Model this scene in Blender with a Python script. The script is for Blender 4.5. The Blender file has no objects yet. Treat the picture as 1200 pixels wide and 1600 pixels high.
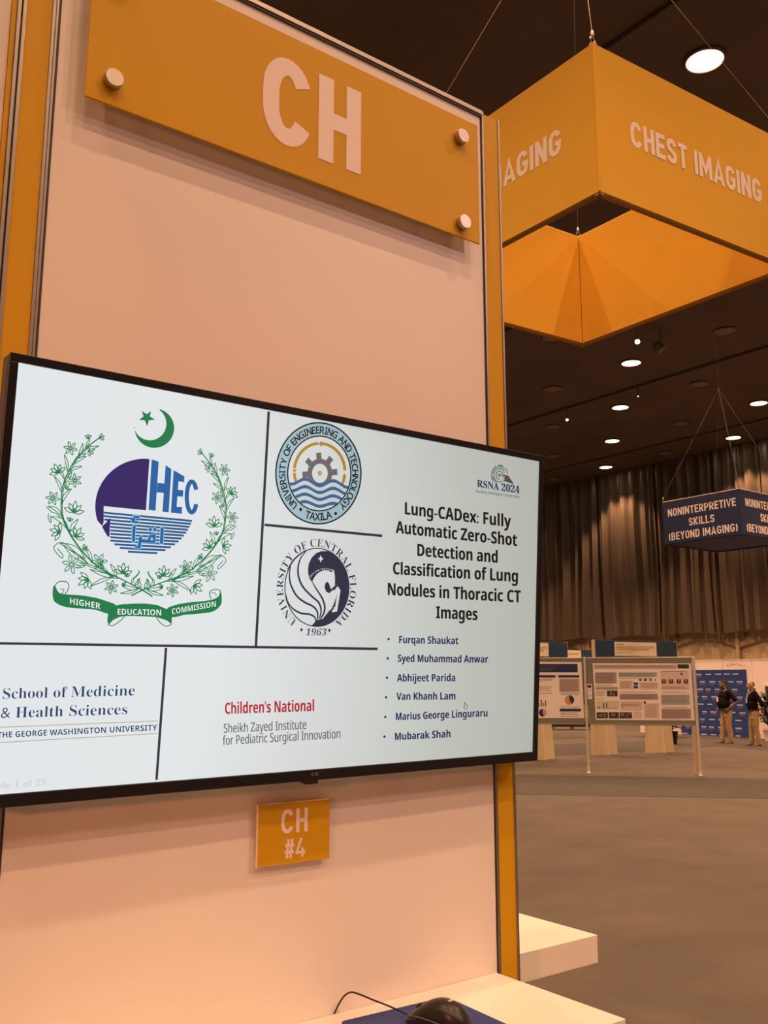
import bpy, bmesh, math, random
from mathutils import Vector, Matrix, geometry
R = math.radians
C = bpy.context.scene.collection
SC = bpy.context.scene

# ---------------------------------------------------------------- camera, world, exposure
CAMZ = 1.72
F_PX, PITCH, YAW = 1444.5, 10.35, 53.175          # fitted to a 1200 x 1600 frame
cam = bpy.data.cameras.new('camera'); camo = bpy.data.objects.new('camera', cam); C.objects.link(camo)
cam.sensor_fit = 'HORIZONTAL'; cam.sensor_width = 36; cam.lens = 36 * F_PX / 1200
cam.clip_start = 0.02; cam.clip_end = 200
camo.location = (0, 0, CAMZ); camo.rotation_euler = (R(90 + PITCH), 0, R(YAW - 90))
SC.camera = camo
w = bpy.data.worlds.new('hall_air'); w.use_nodes = True; SC.world = w
w.node_tree.nodes['Background'].inputs[0].default_value = (0.9, 0.62, 0.48, 1)
w.node_tree.nodes['Background'].inputs[1].default_value = 0.05
SC.view_settings.view_transform = 'Standard'; SC.view_settings.look = 'None'
SC.view_settings.gamma = 1; SC.view_settings.use_curve_mapping = False
SC.view_settings.exposure = 0.0
try:
    SC.cycles.use_denoising = True
    SC.cycles.max_bounces = 6; SC.cycles.diffuse_bounces = 4
    SC.cycles.sample_clamp_indirect = 4.0
except Exception: pass
LAMP_W = 820.0                                   # each lit ceiling downlight
LAMP_COL = (1.0, 0.545, 0.295)
SIDE_W = 110.0
FRONT_W = 175.0
FRONT_COL = (1.0, 0.52, 0.46)
SIDE_COL = (1.0, 0.25, 0.10)
CEIL = 9.5 + CAMZ
XB = 34.0                                         # far wall

# ---------------------------------------------------------------- calibrated rays: a pixel on a known plane gives a point
_a = R(YAW); _q = R(PITCH)
_F0 = Vector((math.cos(_a), math.sin(_a), 0)); _RT = Vector((math.sin(_a), -math.cos(_a), 0)); _U0 = Vector((0, 0, 1))
_F = _F0 * math.cos(_q) + _U0 * math.sin(_q); _U = _U0 * math.cos(_q) - _F0 * math.sin(_q)
CAM = Vector((0, 0, CAMZ))
def ray(x, y): return _F + _RT * ((x - 600) / F_PX) + _U * ((800 - y) / F_PX)
def on_plane(x, y, o, n):
    r = ray(x, y); return CAM + r * ((o - CAM).dot(n) / r.dot(n))
def onY(x, y, Y): return on_plane(x, y, Vector((0, Y, 0)), Vector((0, 1, 0)))
def onX(x, y, X): return on_plane(x, y, Vector((X, 0, 0)), Vector((1, 0, 0)))
def onZ(x, y, Z): return on_plane(x, y, Vector((0, 0, Z)), Vector((0, 0, 1)))

# ---------------------------------------------------------------- materials
def srgb(r, g, b):
    f = lambda c: (c / 255 / 12.92) if c <= 10 else ((c / 255 + 0.055) / 1.055) ** 2.4
    return (f(r), f(g), f(b), 1)
_mats = {}
def mat(name, col, rough=0.6, metal=0.0, spec=0.4, noise=0.0, scale=20.0, bump=0.0, bscale=None, stretch=None):
    if name in _mats: return _mats[name]
    m = bpy.data.materials.new(name); m.use_nodes = True; nt = m.node_tree; b = nt.nodes['Principled BSDF']
    b.inputs['Base Color'].default_value = col; b.inputs['Roughness'].default_value = rough
    b.inputs['Metallic'].default_value = metal; b.inputs['Specular IOR Level'].default_value = spec
    if noise or bump:
        tc = nt.nodes.new('ShaderNodeTexCoord'); mp = nt.nodes.new('ShaderNodeMapping')
        nt.links.new(tc.outputs['Object'], mp.inputs[0])
        if stretch: mp.inputs['Scale'].default_value = stretch
        nz = nt.nodes.new('ShaderNodeTexNoise'); nz.inputs['Scale'].default_value = scale; nz.inputs['Detail'].default_value = 5
        nt.links.new(mp.outputs[0], nz.inputs['Vector'])
        if noise:
            mx = nt.nodes.new('ShaderNodeMix'); mx.data_type = 'RGBA'
            mx.inputs[6].default_value = tuple(c * (1 - noise) for c in col[:3]) + (1,)
            mx.inputs[7].default_value = tuple(min(1, c * (1 + noise)) for c in col[:3]) + (1,)
            nt.links.new(nz.outputs['Fac'], mx.inputs[0]); nt.links.new(mx.outputs[2], b.inputs['Base Color'])
        if bump:
            n2 = nt.nodes.new('ShaderNodeTexNoise'); n2.inputs['Scale'].default_value = bscale or scale * 4; n2.inputs['Detail'].default_value = 4
            nt.links.new(mp.outputs[0], n2.inputs['Vector'])
            bp = nt.nodes.new('ShaderNodeBump'); bp.inputs['Strength'].default_value = bump; bp.inputs['Distance'].default_value = 0.01
            nt.links.new(n2.outputs['Fac'], bp.inputs['Height']); nt.links.new(bp.outputs[0], b.inputs['Normal'])
    _mats[name] = m; return m
def emit(name, col, strength):
    if name in _mats: return _mats[name]
    m = bpy.data.materials.new(name); m.use_nodes = True; b = m.node_tree.nodes['Principled BSDF']
    b.inputs['Base Color'].default_value = (0.02, 0.02, 0.02, 1)
    b.inputs['Emission Color'].default_value = col; b.inputs['Emission Strength'].default_value = strength
    _mats[name] = m; return m
SCREEN_GAIN = 0.88
def lcd(name, col):
    """pixel of the backlit panel: gives off light, weaker and warmer at oblique angles as LCDs are, glossy glass in front"""
    if name in _mats: return _mats[name]
    m = bpy.data.materials.new(name); m.use_nodes = True; nt = m.node_tree; b = nt.nodes['Principled BSDF']
    b.inputs['Base Color'].default_value = (0.015, 0.015, 0.016, 1); b.inputs['Roughness'].default_value = 0.38
    b.inputs['Specular IOR Level'].default_value = 0.3
    lw = nt.nodes.new('ShaderNodeLayerWeight'); lw.inputs['Blend'].default_value = 0.5
    cr = nt.nodes.new('ShaderNodeValToRGB'); cr.color_ramp.elements[0].position = 0.0; cr.color_ramp.elements[0].color = (1, 1, 1, 1)
    e = cr.color_ramp.elements[1]; e.position = 0.42; e.color = (0.44, 0.42, 0.33, 1)
    e = cr.color_ramp.elements.new(0.11); e.color = (1, 1, 0.98, 1)
    e = cr.color_ramp.elements.new(0.26); e.color = (0.66, 0.66, 0.58, 1)
    nt.links.new(lw.outputs['Facing'], cr.inputs[0])
    mx = nt.nodes.new('ShaderNodeMix'); mx.data_type = 'RGBA'; mx.blend_type = 'MULTIPLY'; mx.inputs[0].default_value = 1
    mx.inputs[6].default_value = col; nt.links.new(cr.outputs[0], mx.inputs[7])
    nt.links.new(mx.outputs[2], b.inputs['Emission Color']); b.inputs['Emission Strength'].default_value = SCREEN_GAIN
    _mats[name] = m; return m

M_WHITE = mat('white_laminate', (0.80, 0.78, 0.76, 1), 0.42, noise=0.015, scale=3)
M_DESK = mat('white_desk_laminate', (0.82, 0.80, 0.74, 1), 0.35, noise=0.02, scale=4)
M_ORANGE = mat('amber_print', (0.62, 0.36, 0.012, 1), 0.5, spec=0.22, noise=0.03, scale=2)
M_AMBERF = mat('amber_fabric', (0.84, 0.50, 0.06, 1), 0.75, spec=0.15, noise=0.03, scale=5, bump=0.15, bscale=9)
M_ALU = mat('brushed_aluminium', (0.36, 0.34, 0.32, 1), 0.42, metal=0.9, noise=0.05, scale=60)
M_DARKGAP = mat('dark_channel', (0.05, 0.045, 0.04, 1), 0.6, noise=0.1)
M_STEEL = mat('satin_steel', (0.50, 0.47, 0.43, 1), 0.38, metal=1.0, noise=0.08, scale=80, stretch=(1, 1, 8))
M_LETTER = mat('pale_lettering', (0.85, 0.76, 0.74, 1), 0.5, noise=0.01)
M_LETTERW = mat('white_lettering', (0.97, 0.90, 0.90, 1), 0.6, spec=.2, noise=0.005)
M_BEZEL = mat('black_plastic', (0.014, 0.013, 0.016, 1), 0.38, noise=0.1, scale=40)
M_MOUSE = mat('mouse_black', (0.018, 0.016, 0.016, 1), 0.32, noise=0.1, scale=90)
M_PAD = mat('blue_mouse_pad', (0.03, 0.05, 0.20, 1), 0.85, noise=0.1, scale=300, bump=0.3, bscale=900)
M_CARPET = mat('hall_carpet', (0.086, 0.073, 0.060, 1), 0.8, spec=0.45, noise=0.38, scale=1.6, bump=0.5, bscale=60)
M_CARPET2 = mat('aisle_carpet_dark', (0.072, 0.066, 0.062, 1), 0.9, spec=0.25, noise=0.3, scale=4, bump=0.5, bscale=60)
M_CEIL = mat('ceiling_dark', (0.13, 0.098, 0.082, 1), 0.9, spec=0.1, noise=0.25, scale=0.5)
M_BEAM = mat('ceiling_beam_dark', (0.11, 0.082, 0.07, 1), 0.8, noise=0.2)
M_DRAPE = mat('brown_velour', (0.115, 0.085, 0.060, 1), 0.36, spec=0.75, noise=0.25, scale=2.2, stretch=(1, 3, 0.15))
M_BEIGE = mat('beige_wall_paint', (0.56, 0.43, 0.27, 1), 0.8, noise=0.08, scale=0.8)
M_DARKWALL = mat('dark_wall_paint', (0.12, 0.09, 0.07, 1), 0.9, noise=0.15, scale=0.7)
M_BOARD = mat('grey_felt_board', (0.24, 0.235, 0.19, 1), 0.9, spec=0.1, noise=0.08, scale=60)
M_POLE = mat('pale_pole', (0.72, 0.66, 0.55, 1), 0.35, metal=0.2, noise=0.05)
M_CARD = mat('honeycomb_board', (0.66, 0.55, 0.36, 1), 0.8, noise=0.05, scale=3)
M_NAVY = mat('navy_header', (0.02, 0.055, 0.12, 1), 0.6, noise=0.1, scale=8)
M_PAPER = mat('paper_print', (0.95, 0.89, 0.89, 1), 0.6, noise=0.02, scale=8)
M_CREAM = mat('cream_card', (0.85, 0.78, 0.62, 1), 0.6, noise=0.02, scale=8)
M_BLUEB = mat('blue_backdrop', (0.02, 0.055, 0.25, 1), 0.6, noise=0.08, scale=3)
M_PINKW = mat('pale_booth_wall', (0.92, 0.80, 0.79, 1), 0.6, noise=0.02, scale=2)
M_BLUES = mat('deep_blue_fabric', (0.018, 0.032, 0.11, 1), 0.7, noise=0.08, scale=6)
M_CABLE = mat('steel_cable', (0.22, 0.18, 0.15, 1), 0.5, metal=0.5, noise=0.1)

# ---------------------------------------------------------------- mesh building
class MB:
    def __init__(s): s.v = []; s.f = []
    def add(s, vs, fs):
        k = len(s.v); s.v += [tuple(v) for v in vs]; s.f += [tuple(i + k for i in f) for f in fs]; return s
    def box(s, lo, hi, bev=0.0, mtx=None):
        lo = Vector(lo); hi = Vector(hi)
        if bev:
            bm = bmesh.new(); bmesh.ops.create_cube(bm, size=1)
            for v in bm.verts: v.co = Vector([(lo[i] + hi[i]) / 2 + v.co[i] * (hi[i] - lo[i]) for i in range(3)])
            bmesh.ops.bevel(bm, geom=bm.edges[:], offset=bev, segments=2, affect='EDGES', profile=0.5)
            bm.verts.index_update()
            vs = [v.co.copy() for v in bm.verts]; fs = [[v.index for v in f.verts] for f in bm.faces]; bm.free()
        else:
            vs = [Vector((x, y, z)) for x in (lo.x, hi.x) for y in (lo.y, hi.y) for z in (lo.z, hi.z)]
            fs = [(0, 1, 3, 2), (4, 6, 7, 5), (0, 4, 5, 1), (2, 3, 7, 6), (0, 2, 6, 4), (1, 5, 7, 3)]
        if mtx: vs = [mtx @ v for v in vs]
        return s.add(vs, fs)
    def tube(s, pts, r, n=8, caps=True):
        pts = [Vector(p) for p in pts]; rs = r if isinstance(r, (list, tuple)) else [r] * len(pts)
        vs = []; fs = []; up = None
        for i, p in enumerate(pts):
            d = (pts[min(i + 1, len(pts) - 1)] - pts[max(i - 1, 0)]).normalized()
            if up is None: up = Vector((0, 0, 1)) if abs(d.z) < 0.9 else Vector((1, 0, 0))
            a = d.cross(up).normalized(); b = a.cross(d).normalized(); up = b
            for k in range(n):
                t = 2 * math.pi * k / n; vs.append(p + a * (math.cos(t) * rs[i]) + b * (math.sin(t) * rs[i]))
        for i in range(len(pts) - 1):
            for k in range(n):
                fs.append((i * n + k, i * n + (k + 1) % n, (i + 1) * n + (k + 1) % n, (i + 1) * n + k))
        if caps: fs.append(tuple(range(n))[::-1]); fs.append(tuple((len(pts) - 1) * n + k for k in range(n)))
        return s.add(vs, fs)
    def lathe(s, prof, o, axis, n=20):
        """prof: (radius, height) along axis from o"""
        o = Vector(o); ax = Vector(axis).normalized(); t0 = Vector((0, 0, 1)) if abs(ax.z) < 0.9 else Vector((1, 0, 0))
        a = ax.cross(t0).normalized(); b = ax.cross(a)
        vs = []; fs = []
        for r_, h in prof:
            for k in range(n):
                t = 2 * math.pi * k / n; vs.append(o + ax * h + a * (math.cos(t) * r_) + b * (math.sin(t) * r_))
        for i in range(len(prof) - 1):
            for k in range(n): fs.append((i * n + k, i * n + (k + 1) % n, (i + 1) * n + (k + 1) % n, (i + 1) * n + k))
        if prof[0][0] > 1e-6: fs.append(tuple(range(n))[::-1])
        if prof[-1][0] > 1e-6: fs.append(tuple((len(prof) - 1) * n + k for k in range(n)))
        return s.add(vs, fs)
    def ell(s, c, r, n=14, m=10, mtx=None):
        c = Vector(c); vs = []; fs = []
        for i in range(m + 1):
            ph = math.pi * i / m
            for k in range(n):
                t = 2 * math.pi * k / n
                v = Vector((r[0] * math.sin(ph) * math.cos(t), r[1] * math.sin(ph) * math.sin(t), r[2] * math.cos(ph)))
                if mtx: v = mtx @ v
                vs.append(c + v)
        for i in range(m):
            for k in range(n): fs.append((i * n + k, (i + 1) * n + k, (i + 1) * n + (k + 1) % n, i * n + (k + 1) % n))
        return s.add(vs, fs)
    def build(s, name, material, parent=None, smooth=False):
        me = bpy.data.meshes.new(name); me.from_pydata(s.v, [], s.f); me.update()
        bm = bmesh.new(); bm.from_mesh(me); bmesh.ops.recalc_face_normals(bm, faces=bm.faces[:]); bm.to_mesh(me); bm.free()
        if smooth:
            for p in me.polygons: p.use_smooth = True
            try: me.set_sharp_from_angle(angle=R(40))
            except Exception: pass
        if material: me.materials.append(material)
        o = bpy.data.objects.new(name, me); C.objects.link(o)
        if parent:
            o.parent = parent; o.matrix_parent_inverse = inv(parent)
        return o
def inv(o):
    m = o.matrix_basis.copy(); p = o.parent
    q = o
    while p: m = p.matrix_basis @ q.matrix_parent_inverse @ m; q = p; p = p.parent
    return m.inverted()
def thing(name, label, cat, loc=(0, 0, 0), group=None):
    o = bpy.data.objects.new(name, None); C.objects.link(o); o.location = loc; o.empty_display_size = 0.1
    return tag(o, label, cat, group)
def tag(o, label, cat, group=None):
    o['label'] = label; o['category'] = cat
    if group: o['group'] = group
    return o
def struct(o): o['kind'] = 'structure'; return o

# ---------------------------------------------------------------- flat print on a plane
class Plane:
    """origin, right, up; the normal n faces the viewer side"""
    def __init__(s, o, u, v):
        s.o = Vector(o); s.u = Vector(u).normalized(); s.v = Vector(v).normalized(); s.n = s.u.cross(s.v).normalized()
    def uv(s, x, y):
        d = on_plane(x, y, s.o, s.n) - s.o; return (d.dot(s.u), d.dot(s.v))
    def P(s, a, b, off=0.0): return s.o + s.u * a + s.v * b + s.n * off
class Art:
    """collects filled 2D shapes; coordinates go through fn to plane (a, b)"""
    def __init__(s, plane, off, fn=None): s.pl = plane; s.off = off; s.fn = fn or (lambda x, y: (x, y)); s.m = MB()
    def tri(s, pts, faces): s.m.add([s.pl.P(*s.fn(x, y), s.off) for x, y in pts], faces)
    def poly(s, pts):
        t = geometry.tessellate_polygon([[Vector((x, y, 0)) for x, y in pts]]); s.tri(pts, t); return s
    def rect(s, x0, y0, x1, y1): return s.poly([(x0, y0), (x1, y0), (x1, y1), (x0, y1)])
    def ring(s, cx, cy, rx, ry, tx, ty=None, a0=0, a1=360, n=64):
        ty = tx if ty is None else ty; pts = []
        for i in range(n + 1):
            t = R(a0 + (a1 - a0) * i / n); c, q = math.cos(t), math.sin(t)
            pts += [(cx + (rx - tx / 2) * c, cy - (ry - ty / 2) * q), (cx + (rx + tx / 2) * c, cy - (ry + ty / 2) * q)]
        s.tri(pts, [(2 * i, 2 * i + 1, 2 * i + 3, 2 * i + 2) for i in range(n)]); return s
    def disc(s, cx, cy, rx, ry=None, n=40):
        ry = ry or rx; return s.poly([(cx + rx * math.cos(2 * math.pi * i / n), cy - ry * math.sin(2 * math.pi * i / n)) for i in range(n)])
    def stroke(s, pts, w0, closed=False, taper=None):
        P = [Vector((x, y)) for x, y in pts]
        if closed: P = P + [P[0]]
        n = len(P); out = []
        for i in range(n):
            if closed: a = P[i - 1] if i else P[n - 2]; b = P[i + 1] if i < n - 1 else P[1]
            else: a = P[max(i - 1, 0)]; b = P[min(i + 1, n - 1)]
            d1 = (P[i] - a); d2 = (b - P[i])
            if d1.length < 1e-9: d1 = d2
            if d2.length < 1e-9: d2 = d1
            d1 = d1.normalized(); d2 = d2.normalized(); t = d1 + d2
            t = t.normalized() if t.length > 1e-4 else d1
            nn = Vector((-t.y, t.x)); c = max(0.45, nn.dot(Vector((-d1.y, d1.x))))
            ww = w0 * (taper(i / (n - 1)) if taper else 1)
            out += [tuple(P[i] + nn * (ww / 2 / c)), tuple(P[i] - nn * (ww / 2 / c))]
        s.tri(out, [(2 * i, 2 * i + 1, 2 * i + 3, 2 * i + 2) for i in range(n - 1)]); return s
    def curve(s, pts, w0, closed=False, taper=None, k=6): return s.stroke(spline(pts, k, closed), w0, closed, taper)
    def build(s, name, material, parent):
        me = bpy.data.meshes.new(name); me.from_pydata(s.m.v, [], s.m.f); me.update(); me.materials.append(material)
        bm = bmesh.new(); bm.from_mesh(me)
        for f in bm.faces:
            f.normal_update()
            if f.normal.dot(s.pl.n) < 0: f.normal_flip()
        bm.to_mesh(me); bm.free()
        o = bpy.data.objects.new(name, me); C.objects.link(o)
        if parent: o.parent = parent; o.matrix_parent_inverse = inv(parent)
        return o
def spline(pts, k=6, closed=False):
    P = [Vector((x, y)) for x, y in pts]; n = len(P); out = []
    for i in range(n if closed else n - 1):
        p0 = P[(i - 1) % n] if (closed or i > 0) else P[0]; p1 = P[i]; p2 = P[(i + 1) % n]
        p3 = P[(i + 2) % n] if (closed or i + 2 < n) else P[-1]
        for j in range(k):
            t = j / k
            q = 0.5 * ((2 * p1) + (p2 - p0) * t + (2 * p0 - 5 * p1 + 4 * p2 - p3) * t * t + (3 * p1 - p0 - 3 * p2 + p3) * t ** 3)
            out.append((q.x, q.y))
    if not closed: out.append((P[-1].x, P[-1].y))
    return out

# ---------------------------------------------------------------- lettering: Blender's built-in typefaces as outlines
_UP = {'serif': (0x1D400, 0x1D41A, 0x1D7CE), 'ital': (0x1D434, 0x1D44E, None), 'bold': (0x1D5D4, 0x1D5EE, 0x1D7EC), 'sans': (0x1D5A0, 0x1D5BA, 0x1D7E2)}
def face_chars(t, face):
    if face not in _UP: return t
    U, L, D = _UP[face]; o = ''
    for c in t:
        if 'A' <= c <= 'Z': o += chr(U + ord(c) - 65)
        elif 'a' <= c <= 'z': o += '\u210e' if (face == 'ital' and c == 'h') else chr(L + ord(c) - 97)
        elif c.isdigit() and D: o += chr(D + int(c))
        else: o += c
    return o
_tc = {}
TS = bpy.data.scenes.new('type_foundry')       # scratch scene for outlining letters, removed at the end
def glyphs(t, face='', off=0.0):
    key = (t, face, off)
    if key in _tc: return _tc[key]
    cu = bpy.data.curves.new('lettering', 'FONT'); cu.body = face_chars(t, face); cu.offset = off; cu.resolution_u = 4
    ob = bpy.data.objects.new('lettering', cu); TS.collection.objects.link(ob)
    vl = TS.view_layers[0]; vl.update(); dg = vl.depsgraph; dg.update()
    me = bpy.data.meshes.new_from_object(ob.evaluated_get(dg))
    vs = [(v.co.x, v.co.y) for v in me.vertices]; fs = [tuple(p.vertices) for p in me.polygons]
    TS.collection.objects.unlink(ob); bpy.data.objects.remove(ob); bpy.data.meshes.remove(me); bpy.data.curves.remove(cu)
    _tc[key] = (vs, fs); return vs, fs
CAPH = {'': 0.72, 'serif': 0.70, 'ital': 0.70, 'bold': 0.72, 'sans': 0.72}
for _f in CAPH:
    vs, fs = glyphs('H', _f)
    if vs: CAPH[_f] = max(v[1] for v in vs)
def text(art, t, x0, y0, x1, y1, cap, face='', off=0.0, shear=0.0):
    """baseline from (x0,y0) to (x1,y1) in art units with y running DOWN; cap = cap height"""
    vs, fs = glyphs(t, face, off)
    if not vs: return
    lo = min(v[0] for v in vs); hi = max(v[0] for v in vs); L = hi - lo; k = cap / CAPH[face]
    art.tri([(x0 + (x1 - x0) * (x - lo + shear * y) / L, y0 + (y1 - y0) * (x - lo + shear * y) / L - y * k) for x, y in vs], fs)
def arc_text(art, t, cx, cy, rx, ry, a0, a1, cap, face='', off=0.0, inward=False, wide=1.0):
    """letters along an ellipse from angle a0 to a1 (degrees, anticlockwise from right); y down"""
    ws = []
    for c in t:
        if c == ' ': ws.append(0.30); continue
        vs, fs = glyphs(c, face, off); ws.append(max(v[0] for v in vs) - min(v[0] for v in vs) + 0.11)
    tot = sum(ws); acc = 0; k = cap / CAPH[face]
    for c, wd in zip(t, ws):
        mid = acc + wd / 2; acc += wd
        if c == ' ': continue
        ang = R(a0 + (a1 - a0) * mid / tot)
        vs, fs = glyphs(c, face, off); lo = min(v[0] for v in vs); hi = max(v[0] for v in vs); cxx = (lo + hi) / 2
        ca, sa = math.cos(ang), math.sin(ang)
        if inward: tx, ty, nx, ny = -sa, ca, -ca, -sa      # reads along the bottom, tops to the centre
        else: tx, ty, nx, ny = sa, -ca, ca, sa
        rm = (rx + ry) / 2; out = []
        for x, y in vs:
            gx = (x - cxx) * k * wide / rm; gy = (y - CAPH[face] / 2) * k / rm
            px = ca + tx * gx + nx * gy; py = sa + ty * gx + ny * gy
            out.append((cx + rx * px, cy - ry * py))
        art.tri(out, fs)

# condensed sign letters drawn as strokes
def arcp(cx, cy, rx, ry, a0, a1, n=10): return [(cx + rx * math.cos(R(a0 + (a1 - a0) * i / n)), cy + ry * math.sin(R(a0 + (a1 - a0) * i / n))) for i in range(n + 1)]
def sign_glyph(c, t):
    """returns (width, list of (points, closed)); cap height 1, y up"""
    h = t / 2; W = 0.56; x0 = h; x1 = W - h; rx = (x1 - x0) / 2; ry = rx * 1.08; cx = W / 2; yt = 1 - h - ry; yb = h + ry
    def rr(x_, ry_=None): return x_
    if c == 'C': return 0.60, [(arcp(.30, .585, .30 - h, .415 - h, 26, 180, 14) + arcp(.30, .415, .30 - h, .415 - h, 180, 334, 14), 0)]
    if c == 'G': return 0.60, [(arcp(.30, .62, .30 - h, .38 - h, 22, 180, 14) + arcp(.30, .38, .30 - h, .38 - h, 180, 345, 14) + [(.60 - h, .46), (.30, .46)], 0)]
    if c == 'O': return W, [(arcp(cx, yt, rx, ry, 0, 180) + arcp(cx, yb, rx, ry, 180, 360), 1)]
    if c == 'D': return W, [([(x0, 0.5), (x0, 1 - h)] + [(cx - 0.02, 1 - h)] + arcp(cx, yt, rx, ry, 90, 0) + arcp(cx, yb, rx, ry, 0, -90) + [(x0, h)], 1)]
    if c == 'H': return W, [([(x0, 0), (x0, 1)], 0), ([(x1, 0), (x1, 1)], 0), ([(x0, .5), (x1, .5)], 0)]
    if c == 'I': return t, [([(h, 0), (h, 1)], 0)]
    if c == 'L': return 0.48, [([(x0, 1), (x0, h), (0.48, h)], 0)]
    if c == 'E': return 0.50, [([(0.50, 1 - h), (x0, 1 - h), (x0, h), (0.50, h)], 0), ([(x0, .51), (0.46, .51)], 0)]
    if c == 'F': return 0.50, [([(0.50, 1 - h), (x0, 1 - h), (x0, 0)], 0), ([(x0, .5), (0.45, .5)], 0)]
    if c == 'T': return 0.52, [([(0, 1 - h), (0.52, 1 - h)], 0), ([(0.26, 0), (0.26, 1 - h)], 0)]
    if c == 'N': return 0.60, [([(h, 0), (h, 1)], 0), ([(0.60 - h, 0), (0.60 - h, 1)], 0), ([(h, 0.985), (0.60 - h, 0.015)], 0)]
    if c == 'M': return 0.74, [([(h, 0), (h, 1)], 0), ([(0.74 - h, 0), (0.74 - h, 1)], 0), ([(h * 1.0, 0.97), (0.37, 0.30), (0.74 - h * 1.0, 0.97)], 0)]
    if c == 'A': return 0.64, [([(h * .75, 0), (0.32, 0.93), (0.64 - h * .75, 0)], 0), ([(0.32 - .05, 1 - h * .5), (0.32 + .05, 1 - h * .5)], 0), ([(0.14, .26), (0.50, .26)], 0)]
    if c == 'V': return 0.60, [([(h * .75, 1), (0.30, 0.07), (0.60 - h * .75, 1)], 0)]
    if c == 'Y': return 0.58, [([(h * .8, 1), (0.29, .46), (0.58 - h * .8, 1)], 0), ([(0.29, .48), (0.29, 0)], 0)]
    if c == 'K': return 0.58, [([(h, 0), (h, 1)], 0), ([(h, .36), (0.58 - h * .8, 1)], 0), ([(h * 2.4, .52), (0.58 - h * .7, 0)], 0)]
    if c in 'PR':
        q = (1 - h - .44) / 2; g = [([(x0, 0), (x0, 1)], 0), ([(x0, 1 - h), (cx, 1 - h)] + arcp(x1 - q * .9, .44 + q, q * .9, q, 90, -90) + [(x0, .44)], 0)]
        if c == 'R': g.append(([(cx, .44), (x1 + h * .2, 0)], 0))
        return W, g
    if c == 'B':
        q = (1 - h - .51) / 2; p_ = (.51 - h) / 2
        return W, [([(x0, 0), (x0, 1)], 0), ([(x0, 1 - h)] + arcp(x1 - q - .02, .51 + q, q, q, 90, -90) + [(x0, .51)], 0), ([(x0, .51)] + arcp(x1 - p_, h + p_, p_, p_, 90, -90) + [(x0, h)], 0)]
    if c == 'S':
        q = (1 - 2 * h) / 4
        return 0.54, [(arcp(.27, 1 - h - q, .27 - h, q, 8, 180, 12) + [(.27 - (.27 - h) * .8, 1 - h - q * 1.6)] + [(.27, .5)] + [(.27 + (.27 - h) * .8, h + q * 1.6)] + arcp(.27, h + q, .27 - h, q, 0, -172, 12), 0)]
    if c == '(': return 0.26, [(arcp(.40, .46, .31, .66, 138, 222), 0)]
    if c == ')': return 0.26, [(arcp(-.14, .46, .31, .66, 42, -42), 0)]
    if c == '#': return 0.62, [([(.16, 0), (.25, 1)], 0), ([(.38, 0), (.47, 1)], 0), ([(0.02, .33), (.58, .33)], 0), ([(.05, .67), (.61, .67)], 0)]
    if c == '4': return 0.58, [([(.58, .24), (h * .7, .24), (.34, 1)], 0), ([(.42, 0), (.42, .48)], 0)]
    return 0.26, []
def sign_text(art, t, x0, y0, x1, y1, cap, wt=0.17, gap=0.10):
    """baseline (x0,y0)-(x1,y1), plane units with y UP, given cap height"""
    gl = [sign_glyph(c, wt if c != '#' else wt * .8) if c != ' ' else (0.22, []) for c in t]
    L = sum(g[0] for g in gl) + gap * (len(gl) - 1); acc = 0; kx = math.hypot(x1 - x0, y1 - y0) / L
    dx, dy = (x1 - x0) / L, (y1 - y0) / L; lift = 0
    for wd, g in gl:
        for pts, closed in g:
            lift += cap * .00012
            sub = Art(art.pl, art.off + lift, lambda x, y: art.fn(x0 + dx * (x + acc), y0 + dy * (x + acc) + y * cap))
            sub.stroke(pts, wt if len(gl) > 0 else wt, bool(closed)); k = len(art.m.v)
            art.m.v += sub.m.v; art.m.f += [tuple(i + k for i in f) for f in sub.m.f]
        acc += wd + gap

# ================================================================ LIGHTING GRID (ceiling downlights; every second one is lit)
GX, GY, SX, SY = 22.0, 16.9, 3.44, 3.2
M_LENS = emit('lit_lens', (1.0, 0.80, 0.55, 1), 12.0)
M_LENSOFF = mat('unlit_lens', (0.22, 0.16, 0.12, 1), 0.5, noise=0.05)
M_HOUS = mat('lamp_housing', (0.16, 0.12, 0.10, 1), 0.5, metal=0.3, noise=0.1)
def fixture(x, y, lit, label, group=None):
    t = thing('ceiling_light', label, 'ceiling light', (x, y, CEIL - 0.02), group)
    MB().lathe([(0.27, 0.0), (0.31, 0.0), (0.32, -0.03), (0.31, -0.05), (0.28, -0.055), (0.275, -0.03), (0.27, 0.0)], (x, y, CEIL - 0.002), (0, 0, 1), 24).build('housing', M_HOUS, t, True)
    MB().lathe([(0.277, -0.035), (0.2, -0.045), (0.0, -0.05)], (x, y, CEIL - 0.002), (0, 0, 1), 24).build('lens', M_LENS if lit else M_LENSOFF, t, True)
    return t
def spot(x, y, z, power, col, half=52, blend=0.35, rad=0.12):
    l = bpy.data.lights.new('downlight', 'SPOT'); l.energy = power; l.color = col; l.spot_size = R(2 * half); l.spot_blend = blend; l.shadow_soft_size = rad
    o = bpy.data.objects.new('downlight_beam', l); C.objects.link(o); o.location = (x, y, z); return o
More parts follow.
